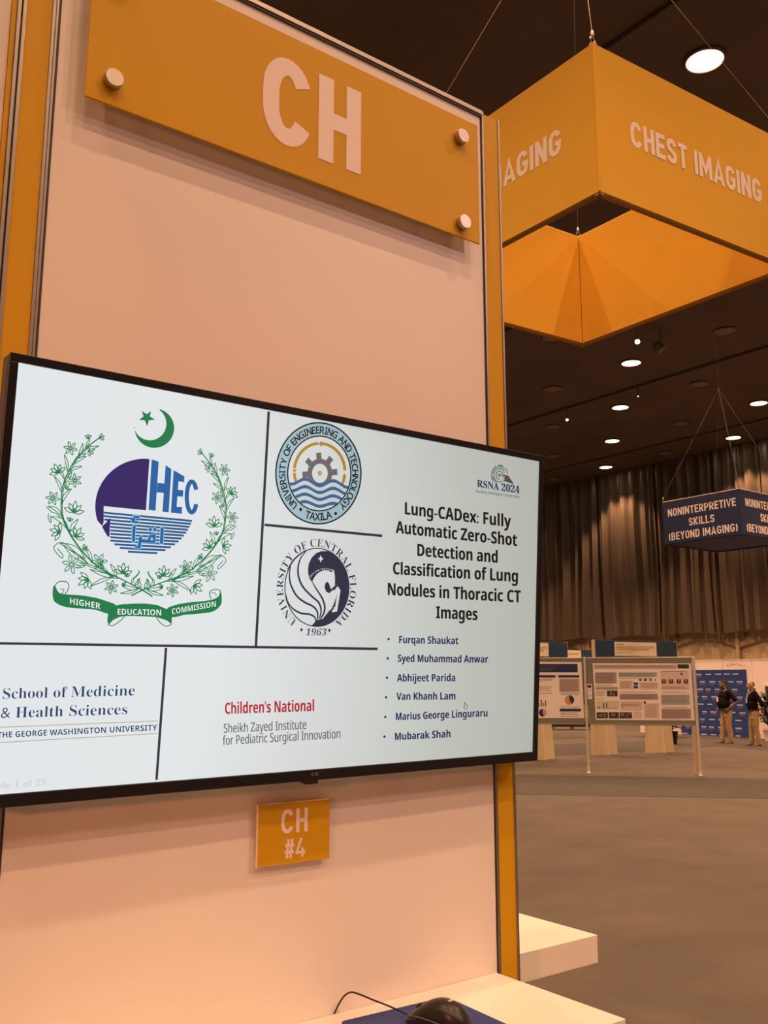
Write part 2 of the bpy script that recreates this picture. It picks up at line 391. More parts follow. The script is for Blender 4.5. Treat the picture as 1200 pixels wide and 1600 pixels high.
seen = {  # grid cells in view, lit and unlit, each with its own wording
    (-3, -3): 'large bright ceiling light at the top right, right of the hanging amber sign',
    (0, 0): 'lit ceiling light just below and right of the lower tip of the amber sign',
    (1, 1): 'lit ceiling light, second down the left lit row under the amber sign',
    (2, 2): 'lit ceiling light, third down the left lit row under the amber sign',
    (3, 3): 'lit ceiling light nearest the curtain in the left lit row',
    (2, 0): 'lit ceiling light at the right edge of the photo, above the blue hanging sign',
    (3, 1): 'lit ceiling light behind the cables of the blue hanging sign',
    (-1, 0): 'unlit ceiling light half hidden by the lower left edge of the amber sign',
    (0, 1): 'unlit ceiling light, nearest one in the column beside the amber post',
    (1, 2): 'unlit ceiling light, second down the column beside the amber post',
    (2, 3): 'unlit ceiling light, third down the column beside the amber post',
    (3, 4): 'unlit ceiling light by the top of the curtain beside the television corner',
    (0, -1): 'unlit ceiling light right of the amber sign by the blue sign cable',
    (1, 0): 'unlit ceiling light left of the blue sign cable, second from near',
    (2, 1): 'unlit ceiling light above the left end of the blue sign, third from near',
    (3, 2): 'unlit ceiling light nearest the curtain above the left end of the blue sign',
    (-3, -2): 'unlit ceiling light seen through the opening of the amber sign',
    }
for i in range(-9, 4):
    for j in range(-10, 6):
        x = GX + SX * i; y = GY + SY * j
        if x > XB - 0.8 or y > 34 or y < -16: continue
        lit = (i - j) % 2 == 0
        if (i, j) == (-4, -2): continue
        if (i, j) in seen: fixture(x, y, lit, seen[(i, j)])
        elif lit and -5 <= i and -5 <= j <= 5: fixture(x, y, lit, 'lit round downlight in the dark hall ceiling beyond the edges of the photo', 'lit ceiling downlights beyond the edges of the photo')
        if lit: spot(x, y, CEIL - 0.12, LAMP_W * (1.5 if i >= -1 else 1), LAMP_COL, 47 if i >= 2 else 58, .35, .09)

# ================================================================ HALL SHELL
X0h, Y0h, Y1h = -20.0, -22.0, 40.0
floor_o = struct(MB().box((X0h, Y0h, -0.1), (XB + .3, Y1h, 0)).build('floor', M_CARPET))
struct(MB().box((X0h, Y0h, CEIL), (XB + .3, Y1h, CEIL + .2)).build('ceiling', M_CEIL))
wb = struct(MB().box((XB, Y0h, 0), (XB + .3, Y1h, CEIL)).build('wall_back', M_BEIGE))
struct(MB().box((X0h, Y1h, 0), (XB + .3, Y1h + .3, CEIL)).build('wall_left', M_DARKWALL))
struct(MB().box((X0h, Y0h - .3, 0), (XB + .3, Y0h, CEIL)).build('wall_right', M_DARKWALL))
struct(MB().box((X0h - .3, Y0h, 0), (X0h, Y1h, CEIL)).build('wall_front', M_DARKWALL))
# aisle carpets: diagonal bands of darker carpet laid over the floor
def carpet_piece(P, z=0.004):
    n = len(P); vs = [(p[0], p[1], 0.0005) for p in P] + [(p[0], p[1], z) for p in P]
    MB().add(vs, [tuple(range(n)), tuple(range(n, 2 * n))] + [(i, (i + 1) % n, n + (i + 1) % n, n + i) for i in range(n)]).build('dark_carpet', M_CARPET2, floor_o)
def dband(p0, wd, l0, l1):
    d = Vector((0.71, -0.704, 0)); n = Vector((0.704, 0.71, 0)); carpet_piece([Vector(p0) + d * a + n * b for a, b in ((l0, 0), (l1, 0), (l1, wd), (l0, wd))])
dband((11.85, 9.25, 0), 2.95, -16, 14)
carpet_piece([onZ(x, y, 0) for x, y in ((760, 1187.5), (1128, 1166), (1128, 1152), (1062, 1149), (1013, 1157.5), (926, 1160.5), (760, 1169))])
carpet_piece([onZ(x, y, 0) for x, y in ((1128.5, 1166), (1300, 1184), (1300, 1157), (1128.5, 1152))])

# far wall: bays with a shallow arched recess, columns, drapes above
DZ0 = 1.93 + CAMZ                       # hem of the drapes
for k, y in enumerate([onX(1048, 1010, XB).y, onX(1156, 1010, XB).y, onX(1156, 1010, XB).y - 4.1, onX(1048, 1010, XB).y + 4.4]):
    t = MB().tube([(XB - .16, y, 0), (XB - .16, y, DZ0 + .1)], 0.09, 12).build('trim_%d' % (k + 1), M_BEIGE, None, True); struct(t)
ys = sorted([onX(1048, 1010, XB).y, onX(1156, 1010, XB).y, onX(1156, 1010, XB).y - 4.1, onX(1048, 1010, XB).y + 4.4, onX(1048, 1010, XB).y + 9])
for k in range(len(ys) - 1):            # header over each bay with an arched underside
    y0, y1 = ys[k], ys[k + 1]; N = 14; vs = []; fs = []
    for i in range(N + 1):
        u = i / N; y = y0 + (y1 - y0) * u; z = DZ0 - 0.62 + 0.38 * math.sin(math.pi * u)
        vs += [(XB - .12, y, z), (XB - .12, y, DZ0 + .2), (XB - .01, y, z - .03)]
    for i in range(N):
        a = 3 * i; fs += [(a, a + 3, a + 4, a + 1), (a, a + 2, a + 5, a + 3)]
    struct(MB().add(vs, fs).build('trim_%d' % (k + 10), mat('bay_header_paint', (0.42, 0.31, 0.20, 1), 0.8, noise=0.06), None))
plw = Plane((XB - .125, 0, 0), (0, -1, 0), (0, 0, 1))
for s_, px in (('E9', 1167), ('E8', 1059)):
    a, b = plw.uv(px, 996); ar = Art(plw, 0.004); text_h = 0.17
    ar2 = Art(plw, 0.004, lambda x, y: (x, -y)); text(ar2, s_, a - .1, -b, a + .1, -b, .2, 'bold')
    tag(ar2.build('bay_number', mat('dark_sign_print', (0.05, 0.04, 0.03, 1), .6, noise=.05), None), 'small dark bay number %s on the far wall under the curtain' % s_, 'sign', 'bay numbers on the far wall')
random.seed(7)
def drape(y0, y1, label, amp=0.13, ph=0.0):
    n = int((y1 - y0) / 0.055); rows = 14; vs = []; fs = []
    fr = [random.uniform(.85, 1.2) for _ in range(6)]
    for r_ in range(rows + 1):
        v = r_ / rows; z = DZ0 + (CEIL - 0.02 - DZ0) * v
        for i in range(n + 1):
            y = y0 + (y1 - y0) * i / n; s_ = y * 2 * math.pi
            g = 0.55 * math.sin(s_ / 0.52 * fr[0] + ph + 0.9 * math.sin(s_ / 3.1)) + 0.33 * math.sin(s_ / 0.27 * fr[1] + 1.3 * math.sin(s_ / 1.7 + ph) + v * 1.2) + 0.3 * math.sin(s_ / 1.13 + 2 * ph + 0.5 * v)
            sway = 0.05 * math.sin(v * 5 + y * 1.1)
            e = min(1, min(i, n - i) / 5)
            vs.append((XB - 0.5 + amp * g * (0.75 + 0.35 * (1 - v)) * (0.4 + .6 * e), y + sway * (1 - v), z + 0.05 * math.sin(y * 2.2) * (1 - v)))
    for r_ in range(rows):
        for i in range(n):
            a = r_ * (n + 1) + i; fs.append((a, a + 1, a + n + 2, a + n + 1))
    o = MB().add(vs, fs).build('drape', M_DRAPE, None, True)
    tag(o, label, 'curtain', 'tall drapes on the far wall')
yy = lambda px: onX(px, 880, XB - .4).y
edges = [(yy(940), yy(845) + 1.5, 'tall brown drape beside the right edge of the television'), (yy(1030), yy(940) - .03, 'tall brown drape behind the left end of the header panels, left of the blue sign'),
         (yy(1112), yy(1030) - .03, 'tall brown drape behind the left part of the blue hanging sign'), (yy(1200), yy(1112) - .03, 'tall brown drape behind the right part of the blue sign, above the two men'),
         (yy(1200) - 4.0, yy(1200) - .03, 'tall brown drape just past the right edge of the photo'), (yy(845) + 1.53, yy(845) + 6.5, 'tall brown drape hidden behind the television')]
for k, (a, b, l) in enumerate(edges): drape(a, b, l, 0.20, k * 1.7)

# ceiling steelwork, faint in the dark
for k in range(4):
    x = 10.2 + 6.88 * k
    if x < XB: tag(MB().box((x, -8, CEIL - .09), (x + .16, Y1h - .1, CEIL - .001), .02).build('ceiling_beam', M_BEAM), 'dark steel beam under the ceiling, %s' % ['nearest the booth', 'second from the booth', 'third from the booth', 'nearest the curtain'][k], 'beam', 'dark ceiling beams')
def smallspot(px, py, z, aim, label, on=True, r=0.09):
    P = onZ(px, py, CEIL - z); t = thing('track_spotlight', label, 'spotlight', (P.x, P.y, P.z))
    MB().tube([(P.x, P.y, P.z), (P.x, P.y, CEIL)], 0.015, 6).build('stem', M_BEAM, t)
    ax = Vector(aim).normalized(); h = MB(); h.lathe([(0.0, -.28), (r * .8, -.26), (r, -.1), (r, 0), (r * .9, 0.0)], P, ax, 14).build('can', M_HOUS, t, True)
    MB().lathe([(r * .86, 0.002), (0, 0.008)], P, ax, 14).build('lens', M_LENS if on else M_LENSOFF, t)
d_ = lambda px, py: (CAM - onZ(px, py, CEIL - .5)).normalized()
smallspot(996, 534, .5, d_(996, 534), 'small bright spotlight directly under the tip of the amber sign', r=.075)
smallspot(886, 656, .5, d_(886, 656), 'small bright spotlight between the unlit lights above the television corner', r=.05)
smallspot(997, 619, .4, d_(997, 619), 'tiny bright spotlight between the two nearest lit ceiling lights', r=.022)
smallspot(1033, 548, .6, (0.3, -0.5, -.8), 'unlit grey spotlight can right of the tip of the amber sign', False, r=.16)

# ================================================================ BOOTH
D = 1.48
XL, XR, ZT, ZD = 0.406, 1.396, 1.352 + CAMZ, -0.584 + CAMZ
t = thing('booth_wall_panel', 'tall white wall panel carrying the television and the amber sign lettered CH', 'wall panel', (0.9, D, 0))
MB().box((XL, D, 0.02), (XR, D + .04, ZT - .016)).build('panel', M_WHITE, t)
fr = MB().box((XL - .0035, D - .004, ZT - .016), (XR + .004, D + .05, ZT - .010)); fr.build('dark_reveal', M_DARKGAP, t)
MB().box((XL - .0035, D - .006, ZT - .010), (XR + .004, D + .05, ZT)).build('top_rail', M_ALU, t)
MB().box((XL - .0035, D - .001, 0.0), (XL - .0002, D + .045, ZT - .010)).build('dark_reveal', M_DARKGAP, t)
MB().box((XR + .0002, D - .001, 0.0), (XR + .003, D + .045, ZT - .010)).build('dark_reveal', M_DARKGAP, t)
def post(x0, x1, label):
    t = thing('booth_post', label, 'post', ((x0 + x1) / 2, D + .03, 0))
    MB().box((x0 + .006, D - .0015, 0), (x1 - .006, D + .055, ZT - .004)).build('amber_infill', M_ORANGE, t)
    MB().box((x0, D - .004, 0), (x0 + .0058, D + .058, ZT), .001).build('edge_profile', M_ALU, t)
    MB().box((x1 - .0058, D - .004, 0), (x1, D + .058, ZT), .001).build('edge_profile', M_ALU, t)
    MB().box((x0, D + .0582, 0), (x1, D + .064, ZT)).build('back_profile', M_ALU, t)
post(XR + .0035, 1.4585, 'slim amber booth post at the right edge of the white wall panel')
post(.3425, .3965, 'amber booth post at the left edge of the white wall panel')
# slim light profile between the left post and the panel
tag(MB().box((.397, D - .003, 0), (.4018, D + .05, ZT), .0012).build('joint_profile', M_ALU), 'thin metal profile between the left amber post and the white panel', 'trim')
tag(MB().box((.3345, D + .0, 0), (.3415, D + .05, ZT), .0015).build('joint_profile', M_ALU), 'thin metal profile on the outer side of the left amber post', 'trim')
tag(MB().box((.3265, D + .004, 0), (.334, D + .05, ZT)).build('edge_strip', M_ORANGE), 'narrow amber strip between the neighbouring panel and the left post', 'trim')
t = thing('neighbour_wall_panel', 'neighbouring glossy pale wall panel at the left edge of the photo', 'wall panel', (-.2, D, 0))
MB().box((-.67, D + .008, 0), (.326, D + .05, ZT)).build('panel', mat('glossy_laminate', (0.80, .74, .70, 1), .25, noise=.02), t)
MB().box((-.67, D + .004, ZT), (.326, D + .052, ZT + .01)).build('top_rail', M_ALU, t)

def knob_on(parent, P, r=.0165, h=.016):
    MB().lathe([(r * .93, 0), (r, .002), (r, h - .0015), (r * .95, h), (0, h)], P, (0, -1, 0), 28).build('standoff_cap', M_STEEL, parent, True)
def standoff_post(parent, P, back):
    MB().lathe([(.009, 0), (.009, back)], P, (0, 1, 0), 16).build('standoff_barrel', M_STEEL, parent, True)
# big sign CH, held off the wall
YS = D - .034
c0 = onY(133, 147, YS); c1 = onY(750, 383, YS); c2 = onY(750, 198, YS)
sx0, sx1, sz0, sz1 = c0.x, c1.x, (c0.z + c1.z) / 2, c2.z + .0
t = thing('header_sign', 'large amber sign lettered CH on steel standoffs above the television', 'sign', ((sx0 + sx1) / 2, YS, sz0))
MB().box((sx0, YS, sz0), (sx1, YS + .005, sz1), .0008).build('sign_plate', M_ORANGE, t)
pls = Plane((sx0, YS, sz0), (1, 0, 0), (0, 0, 1)); ar = Art(pls, .0006)
a0, b0 = pls.uv(409, 210); a1, _ = pls.uv(564, 150); _, bt = pls.uv(497, 114); _, bb = pls.uv(497, 247)
sign_text(ar, 'CH', a0, bb, a1, bb, bt - bb, .195, .085); ar.build('lettering', M_LETTER, t)
for px, py in ((179, 121), (724, 212), (727, 346)):
    P = onY(px, py, YS - .014); P.y = YS; knob_on(t, P); standoff_post(t, (P.x, YS + .005, P.z), D - YS - .005)
P = onY(179, 121, YS - .014); P.y = YS; zt = onY(724, 212, YS - .014).z; knob_on(t, (P.x, YS, zt)); standoff_post(t, (P.x, YS + .005, zt), D - YS - .005)
t2 = thing('neighbour_sign', 'sliver of the neighbouring booth sign with its round cap at the top left corner', 'sign', (-.2, YS, sz0))
MB().box((-.62, YS, ZT - .05 - .3), (.268, YS + .005, ZT - .05)).build('sign_plate', M_ORANGE, t2)
for a in (.25, -.58):
    for z in (1.139 + CAMZ, 1.139 + CAMZ - .2):
        knob_on(t2, (a, YS, z)); standoff_post(t2, (a, YS + .005, z), D - YS - .005 + .008)
# small sign CH #4
YB = D - .014
q0 = onY(401, 1257, YB); q1 = onY(515, 1249, YB); q2 = onY(515, 1341.5, YB); q3 = onY(403, 1357, YB)
x0, x1, z0, z1 = (q0.x + q3.x) / 2, (q1.x + q2.x) / 2, (q2.z + q3.z) / 2, (q0.z + q1.z) / 2
t = thing('station_sign', 'small amber acrylic sign lettered CH #4 under the television', 'sign', ((x0 + x1) / 2, YB, z0))
MB().box((x0, YB + .0012, z0), (x1, YB + .0045, z1), .0006).build('acrylic_plate', mat('clear_acrylic', (.85, .75, .65, 1), .12, noise=.01), t)
MB().box((x0 + .002, YB, z0 + .001), (x1, YB + .0011, z1 - .001)).build('amber_face', M_ORANGE, t)
for zz in (z0 + .012, z1 - .018): MB().box((x0 + .01, YB + .0046, zz), (x1 - .01, D, zz + .008)).build('spacer', M_DARKGAP, t)
pl4 = Plane((x0, YB, z0), (1, 0, 0), (0, 0, 1)); ar = Art(pl4, .0004)
S8 = 8.571
f4 = lambda x, y: pl4.uv(390 + x / S8, 1240 + y / S8)
l, b = f4(418, 530); r_, _ = f4(775, 505); _, tp = f4(640, 197); _, bb = f4(640, 519)
sign_text(ar, 'CH', l, bb, r_, bb, tp - bb, .165, .11)
l, b = f4(462, 868); r_, _ = f4(740, 830); _, tp = f4(690, 590); _, bb = f4(690, 845)
sign_text(ar, '#4', l, bb, r_, bb, tp - bb, .15, .08); ar.build('lettering', M_LETTER, t)

# desks
def desk(x0, x1, y0, y1, ztop, th, nm, label):
    t = thing(nm, label, 'desk', ((x0 + x1) / 2, (y0 + y1) / 2, 0))
    MB().box((x0, y0, ztop - th), (x1, y1, ztop), .0015).build('desk_top', M_DESK, t)
    for xx in (x0 + .04, x1 - .07): MB().box((xx, y1 - .12, 0), (xx + .03, y1 - .03, ztop - th)).build('support_panel', M_WHITE, t)
desk(.41, 1.394, 1.153, D - .0015, ZD, .062, 'booth_desk', 'white shelf desk holding the mouse, in front of the white wall panel')
desk(.86, 1.781, 1.546, 2.02, ZD, .0617, 'booth_desk', 'white shelf desk projecting beyond the amber post from the next booth')
# wall of the booth behind, carrying that desk
t = thing('rear_wall_panel', 'rear white wall panel hidden behind the amber post', 'wall panel', (1.0, 2.04, 0))
MB().box((.42, 2.0215, 0), (1.40, 2.06, 2.4)).build('panel', M_WHITE, t)

# mouse pad, mouse, cable
zp = ZD
A = onZ(530, 1596.5, zp + .003); B = onZ(697, 1557, zp + .003); Cn = onZ(760, 1593, zp + .003)
u = (B - A).normalized(); Lw = (B - A).length; v = Vector((u.y, -u.x, 0)); v = v if v.dot(Cn - B) > 0 else -v
vs = []
rc = .012
def rrect(o, u, v, Lu, Lv, rc, n=5):
    out = []
    for (cx, cy, a0) in ((rc, rc, 180), (Lu - rc, rc, 270), (Lu - rc, Lv - rc, 0), (rc, Lv - rc, 90)):
        for i in range(n + 1): t_ = R(a0 + 90 * i / n); out.append(o + u * (cx + rc * math.cos(t_)) + v * (cy + rc * math.sin(t_)))
    return out
pp = rrect(A, u, v, Lw, .2, rc); n = len(pp)
mp = MB().add([(p.x, p.y, zp + .0001) for p in pp] + [(p.x, p.y, zp + .003) for p in pp], [tuple(range(n)), tuple(range(n, 2 * n))] + [(i, (i + 1) % n, n + (i + 1) % n, n + i) for i in range(n)])
tag(mp.build('mouse_pad', M_PAD), 'dark blue mouse pad lying on the white desk under the mouse', 'mouse pad')
nose = onZ(636, 1584, zp + .012); tail = onZ(738, 1606, zp + .006)
mu = (tail - nose); mu.z = 0; mL = .118; mu.normalize(); mv = Vector((-mu.y, mu.x, 0))
mo = Vector((nose.x, nose.y, zp + .003))
def mouse_surf(z_lo, z_hi, grow=1.0, n=28, m=12):
    vs = []; fs = []
    prof = lambda t_: .0002 + .0425 * max(0, math.sin(math.pi * min(1, t_) ** 1.25)) ** .6
    wd = lambda t_: .0305 * (1 - abs(2 * t_ - 1) ** 3.2) ** .42 * (1 - .12 * math.exp(-((t_ - .42) / .16) ** 2)) + .0002
    for i in range(n + 1):
        t_ = .5 - .5 * math.cos(math.pi * i / n)
        for k in range(m + 1):
            ph = math.pi * k / m; w_ = wd(t_) * grow; h_ = prof(t_) * grow
            cx = math.cos(ph); cz = math.sin(ph)
            zz = max(z_lo * h_, min(z_hi * h_, h_ * cz ** .75)); vs.append(mo + mu * (t_ * mL) + mv * (w_ * math.copysign(abs(cx) ** .8, cx) * (1 - .12 * (1 - cz))) + Vector((0, 0, zz)))
    for i in range(n):
        for k in range(m): a = i * (m + 1) + k; fs.append((a, a + 1, a + m + 2, a + m + 1))
        fs.append((i * (m + 1), (i + 1) * (m + 1), (i + 1) * (m + 1) + m, i * (m + 1) + m))
    return vs, fs
t = thing('computer_mouse', 'black wired computer mouse on the blue mouse pad', 'computer mouse', tuple(mo))
vs, fs = mouse_surf(0, 1); MB().add(vs, fs).build('shell', M_MOUSE, t, True)
wc = mo + mu * (.026) + Vector((0, 0, .0215)); MB().lathe([(0, -.0035), (.0075, -.003), (.0085, 0), (.0075, .003), (0, .0035)], wc, mv, 20).build('scroll_wheel', M_BEZEL, t, True)
ln = [mo + mu * (.006 + s_ * .05) + Vector((0, 0, .0005)) for s_ in (0, 1)]
bt = MB()
for sgn in (1, -1):
    bt.tube([mo + mu * (a * mL) + mv * (sgn * .0302 * (1 - abs(2 * a - 1) ** 3.2) ** .42 * .99) + Vector((0, 0, .0125 + .004 * math.sin(a * 6))) for a in [.08 + .84 * i / 12 for i in range(13)]], .0011, 6)
bt.build('side_trim', mat('mouse_trim', (.10, .085, .07, 1), .35, noise=.05), t, True)
pm = Plane(mo + mu * .088 + Vector((0, 0, .0425)), mv * -1, -mu)
# 'logi' mark raised on the palm, following the shell at the back
am = Art(Plane(mo + mu * .081 + Vector((0, 0, .0402)), mv, (-mu * .94 + Vector((0, 0, .34)))), .0014, lambda x, y: (x, -y)); text(am, 'logi', -.007, 0.002, .007, 0.002, .005, 'bold'); am.build('mark', M_LETTER, t)
cab = [(637, 1581, .008), (610, 1573, .010), (582, 1562, .018), (560, 1553, .03), (548, 1550.5, .036), (538, 1556, .030), (530, 1568, .015), (525, 1578, .002), (522, 1584, -.02)]
# path on the desk, given as positions along the line from the nose to the wall gap with heights
P0 = Vector((nose.x, nose.y, zp + .011)); gap = onZ(524, 1581.5, zp); gap.y = D - .004
pts = []
for px, py, _h in cab:
    f = (637 - px) / (637 - 522); yv = P0.y + (gap.y - P0.y) * f ** .8; pts.append(onY(px, py, yv))
pts[0] = P0
sp = []
for i in range(len(pts) - 1):
    p0 = pts[max(i - 1, 0)]; p1 = pts[i]; p2 = pts[i + 1]; p3 = pts[min(i + 2, len(pts) - 1)]
    for j in range(5):
        s_ = j / 5; sp.append(0.5 * ((2 * p1) + (p2 - p0) * s_ + (2 * p0 - 5 * p1 + 4 * p2 - p3) * s_ ** 2 + (3 * p1 - p0 - 3 * p2 + p3) * s_ ** 3))
sp.append(pts[-1])
MB().tube(sp, .0016, 8).build('cable', M_BEZEL, t, True)

# side lamp that throws the red-orange tint on the left of the wall panel
sl = Vector((-1.9, -.35, 2.05)); aim = Vector((.35, D, 1.4)); dv = (aim - sl).normalized()
t = thing('stand_spotlight', 'orange gelled spotlight on a stand outside the picture to the left', 'spotlight', (sl.x, sl.y, 0))
MB().lathe([(.07, -.22), (.08, -.2), (.08, -.01), (.09, 0)], sl, dv, 20).build('can', M_BEZEL, t, True)
MB().tube([(sl.x, sl.y, .02), (sl.x, sl.y, sl.z - .05)], .016, 10).build('pole', M_BEZEL, t)
for k in range(3): MB().tube([(sl.x, sl.y, .5), (sl.x + .45 * math.cos(k * 2.1 + .3), sl.y + .45 * math.sin(k * 2.1 + .3), .012)], .011, 8).build('leg', M_BEZEL, t)
MB().lathe([(.078, -.03), (0, -.03)], sl, dv, 20).build('lens', emit('gel_lens', (1, .35, .12, 1), 6), t)
ls = spot(sl.x + dv.x * .02, sl.y + dv.y * .02, sl.z + dv.z * .02, SIDE_W, SIDE_COL, 34, .9, .08); ls.rotation_euler = dv.to_track_quat('-Z', 'Y').to_euler()

fl = Vector((3.6, -2.2, 4.4)); aim = Vector((2.1, D + .4, 2.4)); dv = (aim - fl).normalized()  # unseen fill lamp, added to brighten the right of the booth and the hanging sign
t = thing('stand_spotlight', 'unseen black floodlight on a stand, added at the right to brighten the booth', 'spotlight', (fl.x, fl.y, 0))
MB().lathe([(.10, -.26), (.14, -.2), (.17, -.01), (.18, 0)], fl, dv, 20).build('can', M_BEZEL, t, True)
MB().tube([(fl.x, fl.y, .02), (fl.x, fl.y, fl.z - .08)], .02, 10).build('pole', M_BEZEL, t)
for k in range(3): MB().tube([(fl.x, fl.y, .6), (fl.x + .5 * math.cos(k * 2.1 + .3), fl.y + .5 * math.sin(k * 2.1 + .3), .012)], .012, 8).build('leg', M_BEZEL, t)
MB().lathe([(.165, -.03), (0, -.03)], fl, dv, 20).build('lens', emit('flood_lens', (1, .7, .45, 1), 6), t)
ls = spot(fl.x + dv.x * .03, fl.y + dv.y * .03, fl.z + dv.z * .03, FRONT_W, FRONT_COL, 66, .9, .16); ls.rotation_euler = dv.to_track_quat('-Z', 'Y').to_euler()

# ================================================================ TELEVISION AND ITS SLIDE
TW = 1.1011; TH = TW * 9 / 16
tc = Vector((.89983, 1.38890, .15631 + CAMZ)); ty, tt, tr = 0.010265, 0.080677, 0.009977
xx = Vector((math.cos(ty), math.sin(ty), 0)); nn_ = Vector((-math.sin(ty), math.cos(ty), 0))
uu = Vector((0, 0, 1)) * math.cos(tt) - nn_ * math.sin(tt)
TX = xx * math.cos(tr) + uu * math.sin(tr); TU = uu * math.cos(tr) - xx * math.sin(tr)
PT = Plane(tc, TX, TU)                                    # normal faces the viewer
def tvbox(a0, a1, b0, b1, d0, d1, bev=0):
    M4 = Matrix.Translation(tc) @ Matrix((PT.u, PT.v, PT.n)).transposed().to_4x4()
    return MB().box((a0, b0, d0), (a1, b1, d1), bev, M4)
tv = thing('television', 'large wall mounted television tilted forward, showing a title slide with emblems', 'television', tuple(tc))
hw, hh = TW / 2, TH / 2; bz, bb_, bt_ = .0125, .0185, .013
tvbox(-hw - bz, hw + bz, -hh - bb_, hh + bt_, -.036, -.0035, .003).build('rear_housing', M_BEZEL, tv)
M_BEZF = mat('bezel_satin', (0.009, 0.009, 0.014, 1), 0.35, noise=.05, scale=50)
b = MB()
M4 = Matrix.Translation(tc) @ Matrix((PT.u, PT.v, PT.n)).transposed().to_4x4()
b.box((-hw - bz, hh, -.0034), (hw + bz, hh + bt_, .004), .001, M4); b.box((-hw - bz, -hh - bb_, -.0034), (hw + bz, -hh, .004), .001, M4)
b.box((-hw - bz, -hh, -.0034), (-hw, hh, .004), .001, M4); b.box((hw, -hh, -.0034), (hw + bz, hh, .004), .001, M4)
b.build('bezel', M_BEZF, tv)
ar = Art(PT, .0045, PT.uv); text(ar, 'LG', 485, 1211.5, 495, 1210.8, 5.5, 'bold'); ar.build('maker_mark', mat('dim_silver', (.2, .19, .19, 1), .4, noise=.02), tv)
a0, _b = PT.uv(468, 1212); a1, _b = PT.uv(496, 1212)
q = [PT.P(a, b_, d) for d in (-.02, .003) for a, b_ in ((a0, -hh - bb_ + .001), (a1, -hh - bb_ + .001), (a1, -hh - bb_ - .006), (a0 + .012, -hh - bb_ - .006))]
MB().add(q, [(0, 1, 2, 3), (4, 5, 6, 7), (0, 1, 5, 4), (1, 2, 6, 5), (2, 3, 7, 6), (3, 0, 4, 7)]).build('sensor_tab', M_BEZEL, tv)
tvbox(-.12, .12, -.1, .1, -.05, -.0365).build('mount_plate', M_DARKGAP, tv)
for s_ in (-.1, .1):
    P0_ = PT.P(s_, .06, -.051); MB().box((P0_.x - .015, P0_.y, P0_.z - .13), (P0_.x + .015, D - .0005, P0_.z + .02)).build('mount_arm', M_DARKGAP, tv)
K = lambda n, r, g, b: lcd('lcd_' + n, srgb(r, g, b))
scr = tvbox(-hw, hw, -hh, hh, -.0034, .0).build('screen', lcd('lcd_white', (0.86, 0.90, 0.93, 1)), tv)
L1, L2, L3, L4, L5 = .0004, .0007, .0010, .0013, .0016
K_INK = K('ink', 52, 54, 68); K_BLACK = K('black', 30, 30, 34); K_NAVY = K('navy', 44, 50, 112); K_GREEN = K('green', 20, 130, 78)
K_PURP = K('purple', 52, 40, 108); K_BLUE = K('blue', 32, 104, 172); K_DKBL = K('stripe', 28, 92, 148); K_WHITE = K('pure_white', 252, 255, 255)
def slide(name, matl, off, fn, mapf=None):
    ar = Art(PT, off, mapf or PT.uv); fn(ar); return ar.build(name, matl, scr)
def fr_lines(a):
    for p0, p1 in (((419.7, 643), (399.6, 1011)), ((413, 820), (597, 837.3)), ((0 - 150, 1003), (590, 1013.8)), ((259.3, 1012), (244.4, 1218.5))):
        a.stroke([p0, p1], 4.0)
slide('divider_lines', K_INK, L1, fr_lines)
def zc(ox, oy, s): return lambda x, y: PT.uv(ox + x / s, oy + y / s)
Z5 = zc(580, 680, 3.0769)
def title(a):
    for s_, x0, y0, x1, y1 in (('Lung-CADex: Fully', 162, 380, 671, 443), ('Automatic Zero-Shot', 118, 470, 700, 533), ('Detection and', 222, 580, 607, 614),
                               ('Classification of Lung', 105, 668, 704, 706), ('Nodules in Thoracic CT', 80, 768, 718, 805), ('Images', 312, 880, 510, 889)):
        [text(a, s_, x0 + q, y0, x1 + q, y1, 58, 'bold', 0) for q in (-.9, .9)]
slide('slide_title', K_BLACK, L1, title, Z5)
def authors(a):
    for s_, x0, y0, x1, y1 in (('Furqan Shaukat', 134, 1000, 418, 1005), ('Syed Muhammad Anwar', 128, 1090, 561, 1094), ('Abhijeet Parida', 124, 1184, 403, 1183),
                               ('Van Khanh Lam', 121, 1273, 404, 1271), ('Marius George Linguraru', 118, 1370, 558, 1352), ('Mubarak Shah', 114, 1466, 380, 1452)):
        [text(a, s_, x0 + q, y0, x1 + q, y1, 35, 'bold', 0) for q in (-.5, .5)]
    for x, y in ((83, 980), (79, 1073), (75, 1166), (71, 1260), (67, 1354), (63, 1449)): a.disc(x, y, 5.5, 6.5, 14)
slide('author_list', K_NAVY, L1, authors, Z5)
def hand(a):
    a.curve([(447, 1287), (450, 1284), (453, 1290), (454, 1298), (461, 1298), (462, 1308), (457, 1316), (449, 1315), (444, 1306), (447, 1303)], 2.2, True)
slide('pointer', K_BLACK, L2, hand, Z5)
ZR = zc(720, 700, 10)
def rs_txt(a): [text(a, 'RSNA 2024', 250 + q, 607, 912 + q, 712, 112, 'serif', 0) for q in (-2, 2)]
slide('event_name', K('event_blue', 30, 74, 120), L3, rs_txt, ZR)
slide('event_tagline', K('event_grey', 96, 116, 120), L2, lambda a: text(a, 'Building Intelligent Connections', 235, 697, 912, 786, 46, 'bold', -.012, .1), ZR)
def rs_r1(a):
    a.ring(600, 425, 122, 152, 16, a0=60, a1=100); a.ring(600, 425, 122, 152, 12, a0=112, a1=215); a.ring(600, 425, 128, 158, 10, a0=5, a1=48)
    a.ring(600, 425, 104, 130, 12, a0=190, a1=240); a.ring(600, 425, 104, 130, 8, a0=40, a1=170)
slide('event_rings', K('event_dark', 44, 70, 84), L2, rs_r1, ZR)
